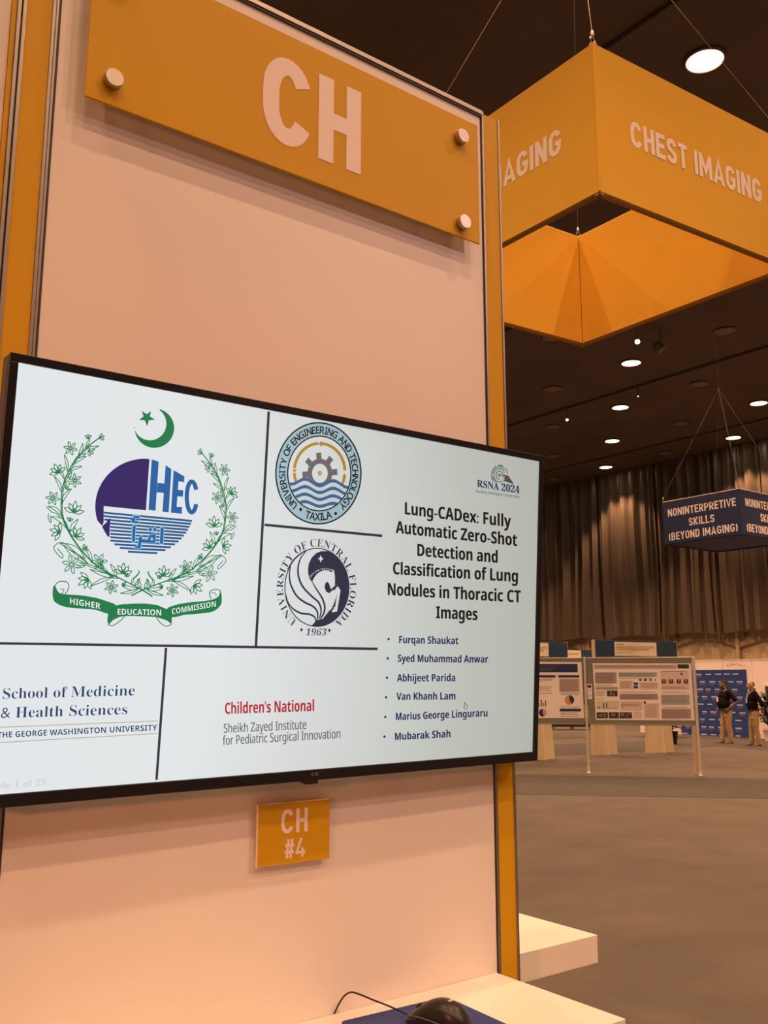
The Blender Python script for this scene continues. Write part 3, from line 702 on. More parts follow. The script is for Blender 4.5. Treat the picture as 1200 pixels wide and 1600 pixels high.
def rs_r2(a): a.ring(600, 425, 84, 106, 16, a0=20, a1=300); a.ring(600, 425, 50, 64, 18, a0=-20, a1=270)
slide('event_rings', K('event_teal', 108, 168, 172), L2, rs_r2, ZR)
slide('event_centre', K('event_gold', 205, 140, 60), L2, lambda a: a.disc(600, 425, 22, 28), ZR)
slide('event_hand', K('event_handgrey', 112, 96, 96), L2, lambda a: (a.poly(spline([(618, 426), (680, 418), (735, 435), (770, 480), (822, 562), (770, 548), (700, 525), (655, 505), (690, 488), (655, 470), (690, 455), (655, 436)], 4, True))), ZR)
# ---- crest
ZC = zc(0, 550, 2.8571)
def crescent(a):
    o = []; c = (689, 340); r_ = 88
    t1 = math.atan2(-(333 - c[1]), 598 - c[0]); t2 = math.atan2(-(260 - c[1]), 712 - c[0])
    t1 = t1 % (2 * math.pi); t2 = t2 + 2 * math.pi
    out = [(c[0] + r_ * math.cos(t1 + (t2 - t1) * i / 40), c[1] - (r_ if True else 0) * math.sin(t1 + (t2 - t1) * i / 40)) for i in range(41)]
    ci = (667, 322); ri1 = math.hypot(598 - 667, 333 - 322); ri2 = math.hypot(712 - 667, 260 - 322)
    s1 = math.atan2(-(333 - 322), 598 - 667) % (2 * math.pi); s2 = math.atan2(62, 45) + 2 * math.pi
    inn = [(ci[0] + (ri1 + (ri2 - ri1) * i / 40) * math.cos(s1 + (s2 - s1) * i / 40), ci[1] - (ri1 + (ri2 - ri1) * i / 40) * math.sin(s1 + (s2 - s1) * i / 40)) for i in range(41)]
    n = 41; a.tri(out + inn, [(i, i + 1, n + i + 1, n + i) for i in range(40)])
    tips = [(632, 262), (674, 264), (692, 302), (656, 332), (620, 303)]; cc = (654.8, 292.6); st = []
    for k in range(5):
        p_, q_ = tips[k], tips[(k + 1) % 5]; st += [p_, (cc[0] + ((p_[0] + q_[0]) / 2 - cc[0]) * .5, cc[1] + ((p_[1] + q_[1]) / 2 - cc[1]) * .5)]
    a.poly(st)
slide('crescent_and_star', K_GREEN, L1, crescent, ZC)
Z6 = zc(140, 690, 6.6667)
ECX, ECY, ERX, ERY = 575, 678, 518, 500
def epts(a0, a1, n=30): return [(ECX + ERX * math.cos(R(a0 + (a1 - a0) * i / n)), ECY - ERY * math.sin(R(a0 + (a1 - a0) * i / n))) for i in range(n + 1)]
def globe(a):
    a.poly([(622, 182)] + epts(88, 197, 40)[1:] + [(130, 878), (145, 840), (145, 672), (585, 716)])
    a.poly([(215, 795)] + [(205, 995)] + [(185, 988), (150, 930), (128, 882), (170, 845), (192, 815)])
slide('globe_sector', K_PURP, L2, globe, Z6)
def stripes(a):
    for i in range(13):
        yl = 740 + 36 * i; sl_ = .094 - .0045 * i; xl = 145 if i < 2 else (150 if i == 2 else (170 if i == 2 else 212))
        def inside(x): 
            y = yl + sl_ * (x - 145); q = 1 - ((y - ECY) / ERY) ** 2
            return q > 0 and abs(x - ECX) < ERX * math.sqrt(max(q, 0))
        xs = [x for x in range(xl, 1090, 4) if inside(x)]
        if len(xs) > 3:
            x0, x1 = xs[0], xs[-1]; y0 = yl + sl_ * (x0 - 145); y1 = yl + sl_ * (x1 - 145); a.poly([(x0, y0 - 10.5), (x1, y1 - 10.5), (x1 - 6, y1 + 10.5), (x0 + 4, y0 + 10.5)])
slide('globe_stripes', K_DKBL, L1, stripes, Z6)
def hec(a):
    a.poly([(645, 185), (718, 210), (685, 720), (612, 712)]); a.poly([(790, 245), (850, 288), (822, 738), (757, 730)])
    a.poly([(706, 430), (779, 437), (774, 535), (698, 530)])
    a.poly([(873, 298), (930, 330), (900, 745), (845, 740)]); a.poly([(928, 330), (985, 362), (983, 422), (923, 415)])
    a.poly([(917, 502), (975, 508), (970, 575), (911, 570)]); a.poly([(904, 680), (962, 680), (958, 752), (899, 746)])
    a.stroke([(1062 + 52 * math.cos(R(t_)), 577 - 160 * math.sin(R(t_))) for t_ in range(28, 333, 8)], 44)
slide('emblem_letters', K_BLUE, L2, hec, Z6)
def arabic(a, g=0):
    R_ = lambda pts: a.poly([(x + (g if x > sum(p[0] for p in pts) / len(pts) else -g), y + (g if y > sum(p[1] for p in pts) / len(pts) else -g)) for x, y in pts])
    R_([(737, 905), (770, 885), (762, 1068), (730, 1062)]); R_([(445, 885), (478, 862), (468, 1045), (440, 1040)])
    R_([(610, 980), (686, 958), (684, 1056), (606, 1050)]) if g else (R_([(610, 980), (686, 958), (685, 1000), (608, 1000)]), R_([(608, 996), (632, 998), (630, 1052), (606, 1050)]), R_([(658, 992), (685, 992), (684, 1056), (658, 1054)]), R_([(606, 1030), (684, 1030), (684, 1056), (606, 1052)]))
    R_([(535, 1016), (615, 1024), (612, 1054), (530, 1050)]); R_([(510, 1000), (545, 975), (528, 1112), (500, 1108)]); R_([(460, 1105), (500, 1082), (528, 1090), (526, 1112)])
    R_([(455, 772), (520, 778), (518, 800), (452, 795)]); R_([(425, 815), (455, 795), (475, 800), (455, 838)]); R_([(440, 822), (508, 832), (505, 852), (436, 845)])
    for x in (630, 677): a.disc(x, 916, 17 + g)
slide('script_outline', K('script_halo', 150, 205, 240), L2, lambda a: arabic(a, 8), Z6)
slide('script_lettering', K_BLUE, L3, lambda a: arabic(a), Z6)
# ---- wreath: left half traced, right half mirrored on the slide
ZW = zc(60, 600, 4.1)
A0 = PT.uv(222.5, 921)[0]
def mirr(x, y): p = ZW(x, y); return (2 * A0 - p[0], p[1])
def rot(x, y, t_): c, s_ = math.cos(t_), math.sin(t_); return x * c - y * s_, x * s_ + y * c
def lens(a, x, y, ang, L, w_, lw=5.6, bend=0):
    pts = []
    for k in range(9): u_ = k / 8; pts.append((L * u_, w_ * math.sin(math.pi * u_) + bend * math.sin(math.pi * u_)))
    for k in range(8, -1, -1): u_ = k / 8; pts.append((L * u_, -w_ * math.sin(math.pi * u_) * .8 + bend * math.sin(math.pi * u_)))
    a.stroke([(x + rot(p[0], p[1], ang)[0], y + rot(p[0], p[1], ang)[1]) for p in pts], lw)
def flower(a, x, y, r_, n=6, ph=0.3, lw=5.6):
    for k in range(n): t_ = ph + 2 * math.pi * k / n; lens(a, x + math.cos(t_) * r_ * .18, y + math.sin(t_) * r_ * .18, t_, r_ * .82, r_ * .19, lw)
    a.ring(x, y, r_ * .14, r_ * .14, lw * .8, n=12)
def lily(a, x, y, r_, dirn, lw=5.6):
    for k, d in enumerate((-1.25, -.62, 0, .62, 1.25)): lens(a, x, y, dirn + d, r_ * (1.15 if k == 2 else 1), r_ * .2, lw)
def wreath(a):
    stem = [(405, 335), (330, 390), (255, 460), (200, 545), (160, 640), (146, 740), (152, 850), (200, 960), (270, 1060), (350, 1145), (430, 1200), (520, 1245), (610, 1290), (665, 1320), (730, 1362)]
    a.curve(stem, 8); S_ = spline(stem, 6); a.curve([(x + 8, y + 4) for x, y in stem[1:-2]], 5)
    for x, y, r_ in ((205, 412, 45), (232, 618, 46), (92, 732, 46), (212, 1157, 62), (388, 1137, 54), (467, 1302, 45)): flower(a, x, y, r_, 6, .25 + x * .01)
    for x, y, r_, d in ((128, 572, 58, -2.0), (225, 825, 68, -1.4), (140, 950, 62, -2.9), (235, 980, 62, -1.0), (540, 1215, 62, -1.5), (320, 1250, 66, 2.6)): lily(a, x, y, r_, d)
    for x, y, r_, d in ((318, 352, 30, -1.6), (390, 345, 34, -.3), (320, 425, 40, .6), (198, 880, 28, -1.3), (285, 1060, 36, -.6), (560, 1235, 26, -1.1), (536, 1280, 26, .4), (172, 668, 26, -.5)):
        for k in (-.7, 0, .7): lens(a, x, y, d + k, r_, r_ * .2, 5.4)
    lv = [(255, 455, -1.2, 80, 9, 6), (215, 520, -.55, 110, 10, -8), (185, 560, -1.75, 110, 9, 5), (190, 560, -.35, 95, 9, -6), (300, 410, -.15, 90, 8, 4), (300, 405, -1.1, 60, 7, 3), (150, 700, -2.0, 120, 10, 8), (155, 650, -1.0, 110, 9, 6),
          (148, 770, -1.0, 120, 10, -12), (150, 850, -2.5, 110, 11, 14), (195, 945, -2.45, 150, 15, 22), (200, 950, -1.0, 100, 12, -6), (300, 1120, -2.6, 190, 20, 16), (320, 1150, -2.5, 200, 12, -14), (345, 1150, -2.0, 120, 10, 8),
          (520, 1245, -2.85, 200, 12, -8), (500, 1240, -2.0, 95, 12, 6), (480, 1235, 2.75, 160, 11, 6), (470, 1230, -2.75, 230, 7, 8), (300, 1165, 2.9, 60, 9, 2), (480, 1240, -2.3, 130, 7, -10),
          (610, 1290, -.9, 60, 8, 8), (655, 1310, -1.9, 62, 10, 0), (640, 1310, -2.9, 110, 12, -12), (640, 1312, 2.9, 120, 9, -8), (370, 1170, -.7, 60, 8, 4), (240, 470, -.4, 70, 8, 4), (165, 610, -2.1, 90, 8, 5)]
    for x, y, t_, L, w_, bd in lv: lens(a, x, y, t_, L, w_, 5.2, bd)
    a.curve([(600, 1285), (598, 1255), (625, 1230), (645, 1205), (640, 1195)], 5.6); a.curve([(612, 1275), (610, 1250), (635, 1225), (650, 1200)], 4.6)
    a.curve([(110, 1030), (98, 1052), (118, 1085), (150, 1115), (155, 1095), (130, 1065), (122, 1050)], 5.6); a.curve([(110, 1030), (140, 1015), (180, 1030), (250, 1090), (310, 1140)], 5.6)
    a.curve([(65, 830), (62, 860), (78, 888), (82, 870), (72, 845)], 5.6); a.curve([(50, 785), (85, 820), (115, 830), (145, 860)], 5.6)
    a.curve([(660, 1315), (730, 1362)], 9)
slide('wreath', K_GREEN, L1, wreath, ZW); slide('wreath', K_GREEN, L1, wreath, mirr)
def ribbon(a):
    a.poly(spline([(236, 1052), (246, 1044), (262, 1074), (300, 1082), (360, 1086), (430, 1098), (480, 1114), (516, 1131), (486, 1168), (430, 1152), (370, 1146), (300, 1140), (255, 1124), (236, 1100)], 3, True))
    a.poly([(516, 1131), (545, 1126), (600, 1123), (650, 1123), (700, 1129), (742, 1147), (768, 1160), (765, 1216), (745, 1199), (700, 1184), (640, 1180), (575, 1178), (535, 1182), (505, 1196), (484, 1218), (478, 1200), (482, 1160)])
    a.poly(spline([(744, 1148), (780, 1130), (840, 1118), (900, 1113), (950, 1104), (975, 1090), (984, 1064), (989, 1100), (984, 1130), (951, 1158), (890, 1168), (820, 1174), (768, 1184)], 3, True))
slide('ribbon', K_GREEN, L2, ribbon, ZC)
def curls(a):
    a.curve([(240, 1050), (258, 1028), (290, 1024), (307, 1040), (300, 1068), (288, 1078)], 4); a.curve([(240, 1052), (256, 1076), (275, 1078), (285, 1060), (268, 1058)], 3)
    a.curve([(984, 1066), (965, 1060), (940, 1066), (935, 1082), (942, 1102)], 4); a.curve([(940, 1078), (958, 1074), (966, 1090)], 3)
    a.curve([(480, 1215), (500, 1222), (530, 1205), (555, 1182)], 4); a.curve([(698, 1184), (715, 1208), (740, 1224), (765, 1216)], 4)
slide('ribbon_curl', K_GREEN, L1, curls, ZC)
for _t in (lambda a: text(a, 'HIGHER', 312, 1124, 447, 1148, 27, 'bold', -.008), lambda a: text(a, 'EDUCATION', 524, 1172, 718, 1176, 26, 'bold', -.008), lambda a: text(a, 'COMMISSION', 766, 1171, 962, 1136, 25, 'bold', -.008)): slide('ribbon_lettering', K_WHITE, L3, _t, ZC)
# ---- engineering university seal
ZU = zc(420, 650, 7.5); ux, uy = 578, 672
slide('seal_disc', K('seal_ice', 176, 210, 226), L1, lambda a: a.disc(ux, uy, 500, 594, 72), ZU)
slide('seal_field', lcd('lcd_white', None), L2, lambda a: a.disc(588, 674, 368, 436, 64), ZU)
def seal_rings(a): a.ring(ux, uy, 498, 592, 17, n=90); a.ring(588, 674, 370, 438, 15, n=80); a.disc(370, 1096, 17, 20); a.disc(780, 1143, 17, 20)
slide('seal_rings', K_BLACK, L3, seal_rings, ZU)
def seal_txt(a):
    arc_text(a, 'UNIVERSITY OF ENGINEERING AND TECHNOLOGY', 582, 673, 428, 508, 231, -53, 74, 'sans', .026)
    arc_text(a, 'TAXILA', 582, 673, 424, 508, 249, 290, 78, 'sans', .026, True)
slide('seal_lettering', K_BLACK, L3, seal_txt, ZU)
def gear(a):
    pts = []
    cx, cy = 595, 672
    for k in range(8):
        t0 = k * 45 - 94
        for dt, rr_ in ((-17, 1.0), (-11.5, 1.0), (-8.5, 1.42), (8.5, 1.42), (11.5, 1.0), (17, 1.0)):
            t_ = R(t0 + dt); pts.append((cx + 146 * rr_ * math.cos(t_), cy + 172 * rr_ * math.sin(t_)))
    inn = [(cx + 92 * math.cos(2 * math.pi * i / 48), cy + 112 * math.sin(2 * math.pi * i / 48)) for i in range(48)]
    me = geometry.tessellate_polygon([[Vector((x, y, 0)) for x, y in pts], [Vector((x, y, 0)) for x, y in inn[::-1]]])
    a.tri(pts + inn[::-1], me)
slide('seal_gear', K('gear_grey', 122, 116, 122), L3, gear, ZU)
def gold(a):
    a.ring(592, 650, 296, 328, 34, a0=93, a1=174); a.ring(592, 650, 296, 328, 34, a0=2, a1=88); a.ring(592, 650, 296, 328, 34, a0=183, a1=206); a.ring(592, 650, 296, 328, 34, a0=-30, a1=-8)
    a.poly([(578, 328), (618, 290), (618, 365)]); a.poly([(270, 628), (325, 628), (297, 665)]); a.poly([(855, 712), (910, 712), (882, 672)]); a.disc(595, 672, 24, 28)
slide('seal_arrows', K('seal_gold', 200, 152, 48), L3, gold, ZU)
def wavey(x, k): return 770 + 84 * k + 0.06 * (x - 400) + 34 * math.sin((x - 480) / 330 * 2 * math.pi - .5) * (1 - .12 * k)
def field(k_off, th):
    def f(a):
        for k in range(5 if th < 200 else 1):
            up = []; dn = []
            for x in range(222, 960, 8):
                y = wavey(x, k) + k_off; yb = y + th; q = 1 - ((x - 588) / 362) ** 2
                if q <= 0: continue
                lim = 674 + 430 * math.sqrt(q)
                if y > lim or y < 674 - 430 * math.sqrt(q): continue
                up.append((x, y)); dn.append((x, min(yb, lim)))
            n = len(up)
            if n > 2: a.tri(up + dn, [(i, i + 1, n + i + 1, n + i) for i in range(n - 1)])
    return f
slide('seal_water', K('water_pale', 218, 232, 240), .00115, field(0, 400), ZU)
slide('seal_waves', K('wave_blue', 74, 108, 158), L4, field(-16, 38), ZU)
slide('seal_hub_ring', lcd('lcd_white', None), L4, lambda a: a.disc(597, 673, 8, 9, 16), ZU)
# ---- winged horse seal
ZH = zc(420, 830, 8); K_H = K('seal_navy', 46, 52, 78); K_HW = lcd('lcd_white', None)
def hring(a): a.ring(600, 702, 400, 488, 13, n=90)
slide('horse_ring', K_H, L1, hring, ZH)
def hsea(a):
    circ = [(600 + 400 * math.cos(R(t_)), 702 - 488 * math.sin(R(t_))) for t_ in range(68, -104, -4)]
    a.poly(circ + [(545, 1168), (575, 1135), (585, 1118), (600, 1112), (650, 1100), (668, 1098), (700, 1060), (745, 1005), (780, 950), (830, 830), (845, 770), (850, 745), (800, 735), (755, 775), (715, 755), (695, 705), (705, 650), (728, 630), (752, 655), (775, 725), (825, 682),
                   (824, 560), (812, 478), (785, 515), (745, 492), (700, 487), (650, 500), (600, 535), (560, 590), (540, 632), (510, 600), (490, 530), (488, 470), (500, 400), (535, 330), (590, 275), (650, 250), (700, 249)])
slide('horse_field', K_H, L1, hsea, ZH)
def horse(a):
    a.poly([(858, 686), (894, 740), (876, 850), (858, 960), (850, 1004), (788, 1014), (786, 992), (806, 978), (808, 950), (828, 946), (832, 880), (848, 790), (838, 830), (800, 930), (770, 985), (745, 990), (800, 800), (810, 748)])
slide('horse_leg', K_HW, L2, horse, ZH)
slide('horse_star', K_HW, L2, lambda a: a.poly([(648, 296), (658, 330), (684, 344), (660, 358), (645, 392), (634, 356), (610, 342), (636, 330)]), ZH)
def gap_(a): a.poly([(845, 782), (848, 800), (834, 880), (826, 942), (806, 948), (790, 985), (760, 1000), (800, 930), (838, 830)])
slide('horse_gap', K_H, L3, gap_, ZH)
def feathers(a):
    tp_ = lambda u_: .45 + .75 * math.sin(math.pi * min(1, u_ * .9 + .05))
    a.curve([(470, 240), (400, 330), (365, 440), (368, 560), (420, 690), (530, 810), (620, 890), (650, 980), (640, 1060), (620, 1100)], 20, taper=tp_)
    a.curve([(270, 440), (255, 540), (270, 660), (340, 800), (440, 885), (550, 940), (605, 1010), (605, 1090), (592, 1115)], 20, taper=tp_)
    a.curve([(540, 632), (590, 720), (660, 830), (695, 930), (690, 1010), (660, 1070), (640, 1105)], 19, taper=tp_)
    a.curve([(235, 890), (300, 970), (400, 1025), (510, 1040), (570, 1075), (580, 1125)], 20, taper=tp_)
    a.curve([(500, 575), (540, 632)], 12)
    a.curve([(230, 480), (300, 370), (390, 285), (470, 235)], 16, taper=tp_); a.curve([(213, 800), (225, 870), (260, 930)], 19, taper=tp_)
slide('horse_feathers', K_H, L2, feathers, ZH)
slide('horse_motto', K_HW, L2, lambda a: arc_text(a, 'REACH FOR THE STARS', 705, 700, 228, 228, 155, 62, 19, 'bold', 0), ZH)
def htxt(a): arc_text(a, 'UNIVERSITY OF CENTRAL FLORIDA', 595, 705, 458, 560, 234, -57, 88, 'serif', -.006)
slide('horse_seal_lettering', K_H, L1, htxt, ZH)
def hyear(a):
    text(a, '1963', 458, 1302, 708, 1304, 84, 'serif', -.006, .22)
    for x, y in ((407, 1232), (755, 1240)): a.poly([(x, y - 30), (x + 10, y - 8), (x + 24, y), (x + 8, y + 10), (x, y + 30), (x - 10, y + 8), (x - 24, y), (x - 8, y - 10)])
slide('horse_seal_year', K_H, L1, hyear, ZH)
# ---- lower left and centre wordmarks
ZB = zc(0, 980, 2)
def gw(a):
    text(a, 'School of Medicine', 8, 224, 420, 213, 33, 'serif', -.009, .05); text(a, '& Health Sciences', 2, 284, 397, 272, 33, 'serif', -.009, .05)
    text(a, 'THE GEORGE WASHINGTON UNIVERSITY', -8, 346, 491, 322, 18, 'bold', -.004)
slide('school_name', K('school_blue', 24, 68, 112), L1, gw, ZB)
slide('school_rules', K('school_tan', 196, 176, 160), L1, lambda a: (a.stroke([(-30, 314), (491, 293)], 2.6), a.stroke([(-30, 362), (491, 332)], 2.6)), ZB)
slide('hospital_name', K('hospital_red', 196, 44, 60), L1, lambda a: [text(a, "Children's National", 703 + q, 271, 981 + q, 262, 35, 'bold', 0) for q in (-.3, .3)], ZB)
slide('institute_name', K('institute_grey', 112, 110, 114), L1, lambda a: [(text(a, 'Sheikh Zayed Institute', 699 + q, 330, 957 + q, 318, 28, 'sans', 0), text(a, 'for Pediatric Surgical Innovation', 696 + q, 368, 1063 + q, 346, 28, 'sans', 0)) for q in (-.4, .4)], ZB)
slide('slide_counter', K('counter_faint', 214, 219, 221), L1, lambda a: text(a, 'Slide 1 of 23', -36, 506, 143, 494, 20, 'serif', -.005), ZB)

# ================================================================ HANGING SIGNS
def hanging_sign(nm, label, cable_label, near, lft, far, rgt, h0, h1, fab, rim_m, th, faces, apex, toppole=None):
    """ring of four fabric faces; corners are ground positions (x, y) in order near, left, far, right"""
    cs = [Vector((p[0], p[1], 0)) for p in (near, lft, far, rgt)]; ctr = sum(cs, Vector()) / 4
    t = thing(nm, label, 'hanging sign', (ctr.x, ctr.y, h0))
    for i in range(4):
        a, b = cs[i], cs[(i + 1) % 4]; d = (b - a).normalized(); n = Vector((-d.y, d.x, 0)); n = n if n.dot(ctr - (a + b) / 2) > 0 else -n
        a2, b2 = a + n * th + d * th, b + n * th - d * th
        # outer skin, inner skin with slight pull of the cloth, rolled top and bottom hems
        N = 10; vs = []; fs = []
        for r_ in range(N + 1):
            v_ = r_ / N; z = h0 + (h1 - h0) * v_
            for k in range(N + 1):
                u_ = k / N; bow = math.sin(math.pi * u_) * math.sin(math.pi * v_) * .004 + .0012 * math.sin(9 * u_ + 5 * v_)
                q = a + (b - a) * u_ + n * max(0, bow * .5); vs.append((q.x, q.y, z))
        k0 = len(vs)
        for r_ in range(N + 1):
            v_ = r_ / N; z = h0 + (h1 - h0) * v_
            for k in range(N + 1):
                u_ = k / N; q = a2 + (b2 - a2) * u_; vs.append((q.x, q.y, z))
        W_ = N + 1
        for o_ in (0, k0):
            for r_ in range(N):
                for k in range(N): e = o_ + r_ * W_ + k; fs.append((e, e + 1, e + W_ + 1, e + W_))
        for k in range(N):
            fs.append((k, k + 1, k0 + k + 1, k0 + k)); e = N * W_ + k; fs.append((e, e + 1, k0 + e + 1, k0 + e))
        for r_ in range(N):
            e = r_ * W_; fs.append((e, e + W_, k0 + e + W_, k0 + e)); e = r_ * W_ + N; fs.append((e, e + W_, k0 + e + W_, k0 + e))
        MB().add(vs, fs).build('fabric_face', fab, t, True)
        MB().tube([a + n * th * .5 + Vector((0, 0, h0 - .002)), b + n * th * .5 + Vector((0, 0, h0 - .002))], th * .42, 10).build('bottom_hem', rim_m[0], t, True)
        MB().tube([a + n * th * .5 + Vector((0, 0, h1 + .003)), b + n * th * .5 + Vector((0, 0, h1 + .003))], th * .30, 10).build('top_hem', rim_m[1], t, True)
    for i in range(4):                                   # stitched corner seam, ring and hook
        p = cs[i]; inn = (ctr - p).normalized()
        MB().tube([(p.x, p.y, h0), (p.x, p.y, h1)], .008, 6).build('corner_seam', fab, t)
        q = p + inn * .03
        rg = MB(); pts = [(q.x + .022 * math.cos(x_), q.y, h1 + .045 + .022 * math.sin(x_)) for x_ in [2 * math.pi * k / 12 for k in range(13)]]
        rg.tube(pts, .005, 6); rg.tube([(q.x, q.y, h1), (q.x, q.y, h1 + .025)], .005, 6); rg.lathe([(.0, 0), (.012, .004), (.014, .03), (.006, .05), (0, .052)], (q.x, q.y, h1 + .066), (0, 0, 1), 10)
        rg.build('corner_hook', M_STEEL, t, True)
        MB().tube([(q.x, q.y, h1 + .11), (apex.x, apex.y, apex.z)], .003, 6).build('bridle_cable', M_CABLE, t)
    MB().tube([(apex.x, apex.y, apex.z - .02), (apex.x, apex.y, CEIL - .01)], .006, 6).build('main_cable', M_CABLE, t)
    MB().lathe([(0, -.04), (.022, -.03), (.022, .03), (0, .05)], apex, (0, 0, 1), 10).build('shackle', M_CABLE, t, True)
    return t
# amber ring: near corner and directions measured from the photograph
hr = 3.1; s_ = hr
near = (CAM + ray(937, 298) * (hr / ray(937, 298).z)); far = (CAM + ray(910, 540) * (hr / ray(910, 540).z))
e1 = Vector((math.cos(R(-3.8)), math.sin(R(-3.8)), 0)); e2 = Vector((0, 1, 0)); df = far - near
det = e1.x * e2.y - e1.y * e2.x; sa = (df.x * e2.y - df.y * e2.x) / det; sb = (e1.x * df.y - e1.y * df.x) / det
rgt = near + e1 * sa; lft = near + e2 * sb
htop = CAMZ + near.x / ray(925, 68).x * ray(925, 68).z
ctr = (near + far) / 2; apx = Vector((ctr.x, ctr.y, 0)); rr = ray(893, -187); apx.z = CAMZ + ctr.length * 0 + math.hypot(ctr.x, ctr.y) / math.hypot(rr.x, rr.y) * rr.z
apx.z = min(apx.z, CEIL - .6)
hs = hanging_sign('hanging_sign', 'large square amber fabric sign reading CHEST IMAGING hanging beside the white wall panel', '', near, lft, far, rgt, near.z, htop, M_AMBERF,
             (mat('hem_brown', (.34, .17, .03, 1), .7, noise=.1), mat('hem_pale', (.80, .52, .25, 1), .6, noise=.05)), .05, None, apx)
plR = Plane(near, e1, (0, 0, 1)); plL = Plane(lft, -e2, (0, 0, 1))
b0 = plR.uv(986, 227); b1 = plR.uv(1191, 318); tp = plR.uv(983.5, 187); cap = tp[1] - b0[1]; zb = (b0[1] + b1[1]) / 2; lenT = b1[0] - b0[0]
ar = Art(plR, .0006); sign_text(ar, 'CHEST IMAGING', b0[0], zb, b1[0], zb, cap, .185, .09); ar.build('lettering', M_LETTERW, hs)
g1 = plL.uv(877.5, 238)
ar = Art(plL, .0006); sign_text(ar, 'CHEST IMAGING', g1[0] - lenT, g1[1], g1[0], g1[1], cap, .185, .09); ar.build('lettering', M_LETTERW, hs)

# blue ring
hb = 3.05
nb = CAM + ray(1160, 834) * (hb / ray(1160, 834).z); lb = CAM + ray(1039, 851) * (hb / ray(1039, 851).z); fb = CAM + ray(1127, 862) * (hb / ray(1127, 862).z)
lb = Vector((nb.x, lb.y, nb.z)); side = lb.y - nb.y; rb = nb + Vector((side * 1.05, 0, 0)); fb = rb + Vector((0, side, 0))
hbt = CAMZ + nb.x / ray(1158, 763).x * ray(1158, 763).z
cb = (nb + fb) / 2; ra = ray(1127.5, 608); apb = Vector((cb.x, cb.y, CAMZ + math.hypot(cb.x, cb.y) / math.hypot(ra.x, ra.y) * ra.z)); apb.z = min(apb.z, CEIL - .5)
bs = hanging_sign('hanging_sign', 'square dark blue fabric sign reading NONINTERPRETIVE SKILLS hanging in front of the drapes', '', nb, lb, fb, rb, nb.z, hbt, M_BLUES,
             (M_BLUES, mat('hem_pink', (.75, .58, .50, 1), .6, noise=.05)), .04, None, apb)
# bottom panel of the blue sign
bm_ = MB(); q = [Vector((c.x, c.y, 0)) for c in (nb, lb, fb, rb)]; cq = sum(q, Vector()) / 4
bm_.add([(p.x + (cq - p).x * .02, p.y + (cq - p).y * .02, z) for z in (nb.z + .01, nb.z + .03) for p in q], [(0, 1, 2, 3), (4, 5, 6, 7), (0, 1, 5, 4), (1, 2, 6, 5), (2, 3, 7, 6), (3, 0, 4, 7)]); bm_.build('bottom_panel', M_BLUES, bs)
PBL = Plane((nb.x, lb.y, nb.z), (0, -1, 0), (0, 0, 1)); PBR = Plane((nb.x, nb.y, nb.z), (1, 0, 0), (0, 0, 1))
lines = []
for s_, l_, r_, in (('NONINTERPRETIVE', (1044, 807.4), (1150.3, 790.3)), ('SKILLS', (1076.8, 821.8), (1116.6, 815.3)), ('(BEYOND IMAGING)', (1045.5, 844.8), (1153.3, 830))):
    a = PBL.uv(*l_); b = PBL.uv(*r_); lines.append((s_, a[0], b[0], (a[1] + b[1]) / 2))
capb = (PBL.uv(1044, 795)[1] - PBL.uv(1044, 807.4)[1])
ml = min(l_[1] for l_ in lines); mr = side - max(l_[2] for l_ in lines)
for pl_, tot, s0 in ((PBL, side, 0), (PBR, side * 1.05, 0)):
    ar = Art(pl_, .003)
    for s_, a, b, z in lines:
        o_ = 0 if pl_ is PBL else (tot - side) / 2
        sign_text(ar, s_, a + o_, z, b + o_, z, capb * .96, .165, .12)
    ar.build('lettering', M_LETTERW, bs)

# ================================================================ POSTER BOARDS
bl = onZ(920, 1207, 0); br = onZ(1094, 1211, 0); e = (br - bl); BW = e.length; e.normalize(); nB = Vector((e.y, -e.x, 0)); nB = nB if nB.dot(-bl) > 0 else -nB
PBd = Plane(bl, e, (0, 0, 1))
if PBd.n.dot(-bl) < 0: PBd.n = -PBd.n
zt = PBd.uv(1000, 1028.5)[1]; zb = PBd.uv(1000, 1131.5)[1]
def slab(pl, a0, a1, b0, b1, d0, d1, bev=0):
    M_ = Matrix.Translation(pl.o) @ Matrix((pl.u, pl.v, pl.n)).transposed().to_4x4(); return MB().box((a0, b0, d0), (a1, b1, d1), bev, M_)
def posterboard(a0, a1, label):
    c = PBd.P((a0 + a1) / 2, 0); t = thing('poster_board', label, 'poster board', (c.x, c.y, 0))
    slab(PBd, a0 + .036, a1 - .036, zb, zt, -.02, .02).build('felt_panel', M_BOARD, t)
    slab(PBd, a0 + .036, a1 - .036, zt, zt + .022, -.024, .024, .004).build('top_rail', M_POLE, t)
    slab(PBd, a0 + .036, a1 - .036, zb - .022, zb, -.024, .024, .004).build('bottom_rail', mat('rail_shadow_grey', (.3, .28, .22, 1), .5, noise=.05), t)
    return t
t1 = posterboard(0, BW, 'grey poster board with a wide pink-tinted research poster between two pale poles')
t2_ = posterboard(-BW, 0, 'grey poster board with charts, its left part hidden behind the television')
def pole(a, r_, h_, label, wide=0):
    c = PBd.P(a, 0); t = thing('board_pole', label, 'pole', (c.x, c.y, 0))
    slab(PBd, a - r_, a + r_, 0.01, h_, -r_ - .01, r_ + .03, .006).build('pole', M_POLE, t)
    if wide: slab(PBd, a - r_ - wide, a - r_ - .001, 0.01, zb - .03, -.02, .02, .004).build('leg_panel', mat('leg_pink', (.62, .46, .38, 1), .6, noise=.04), t)
    slab(PBd, a - r_ - .01, a + r_ + .01, 0, .012, -.12, .16, .003).build('foot', M_POLE, t)
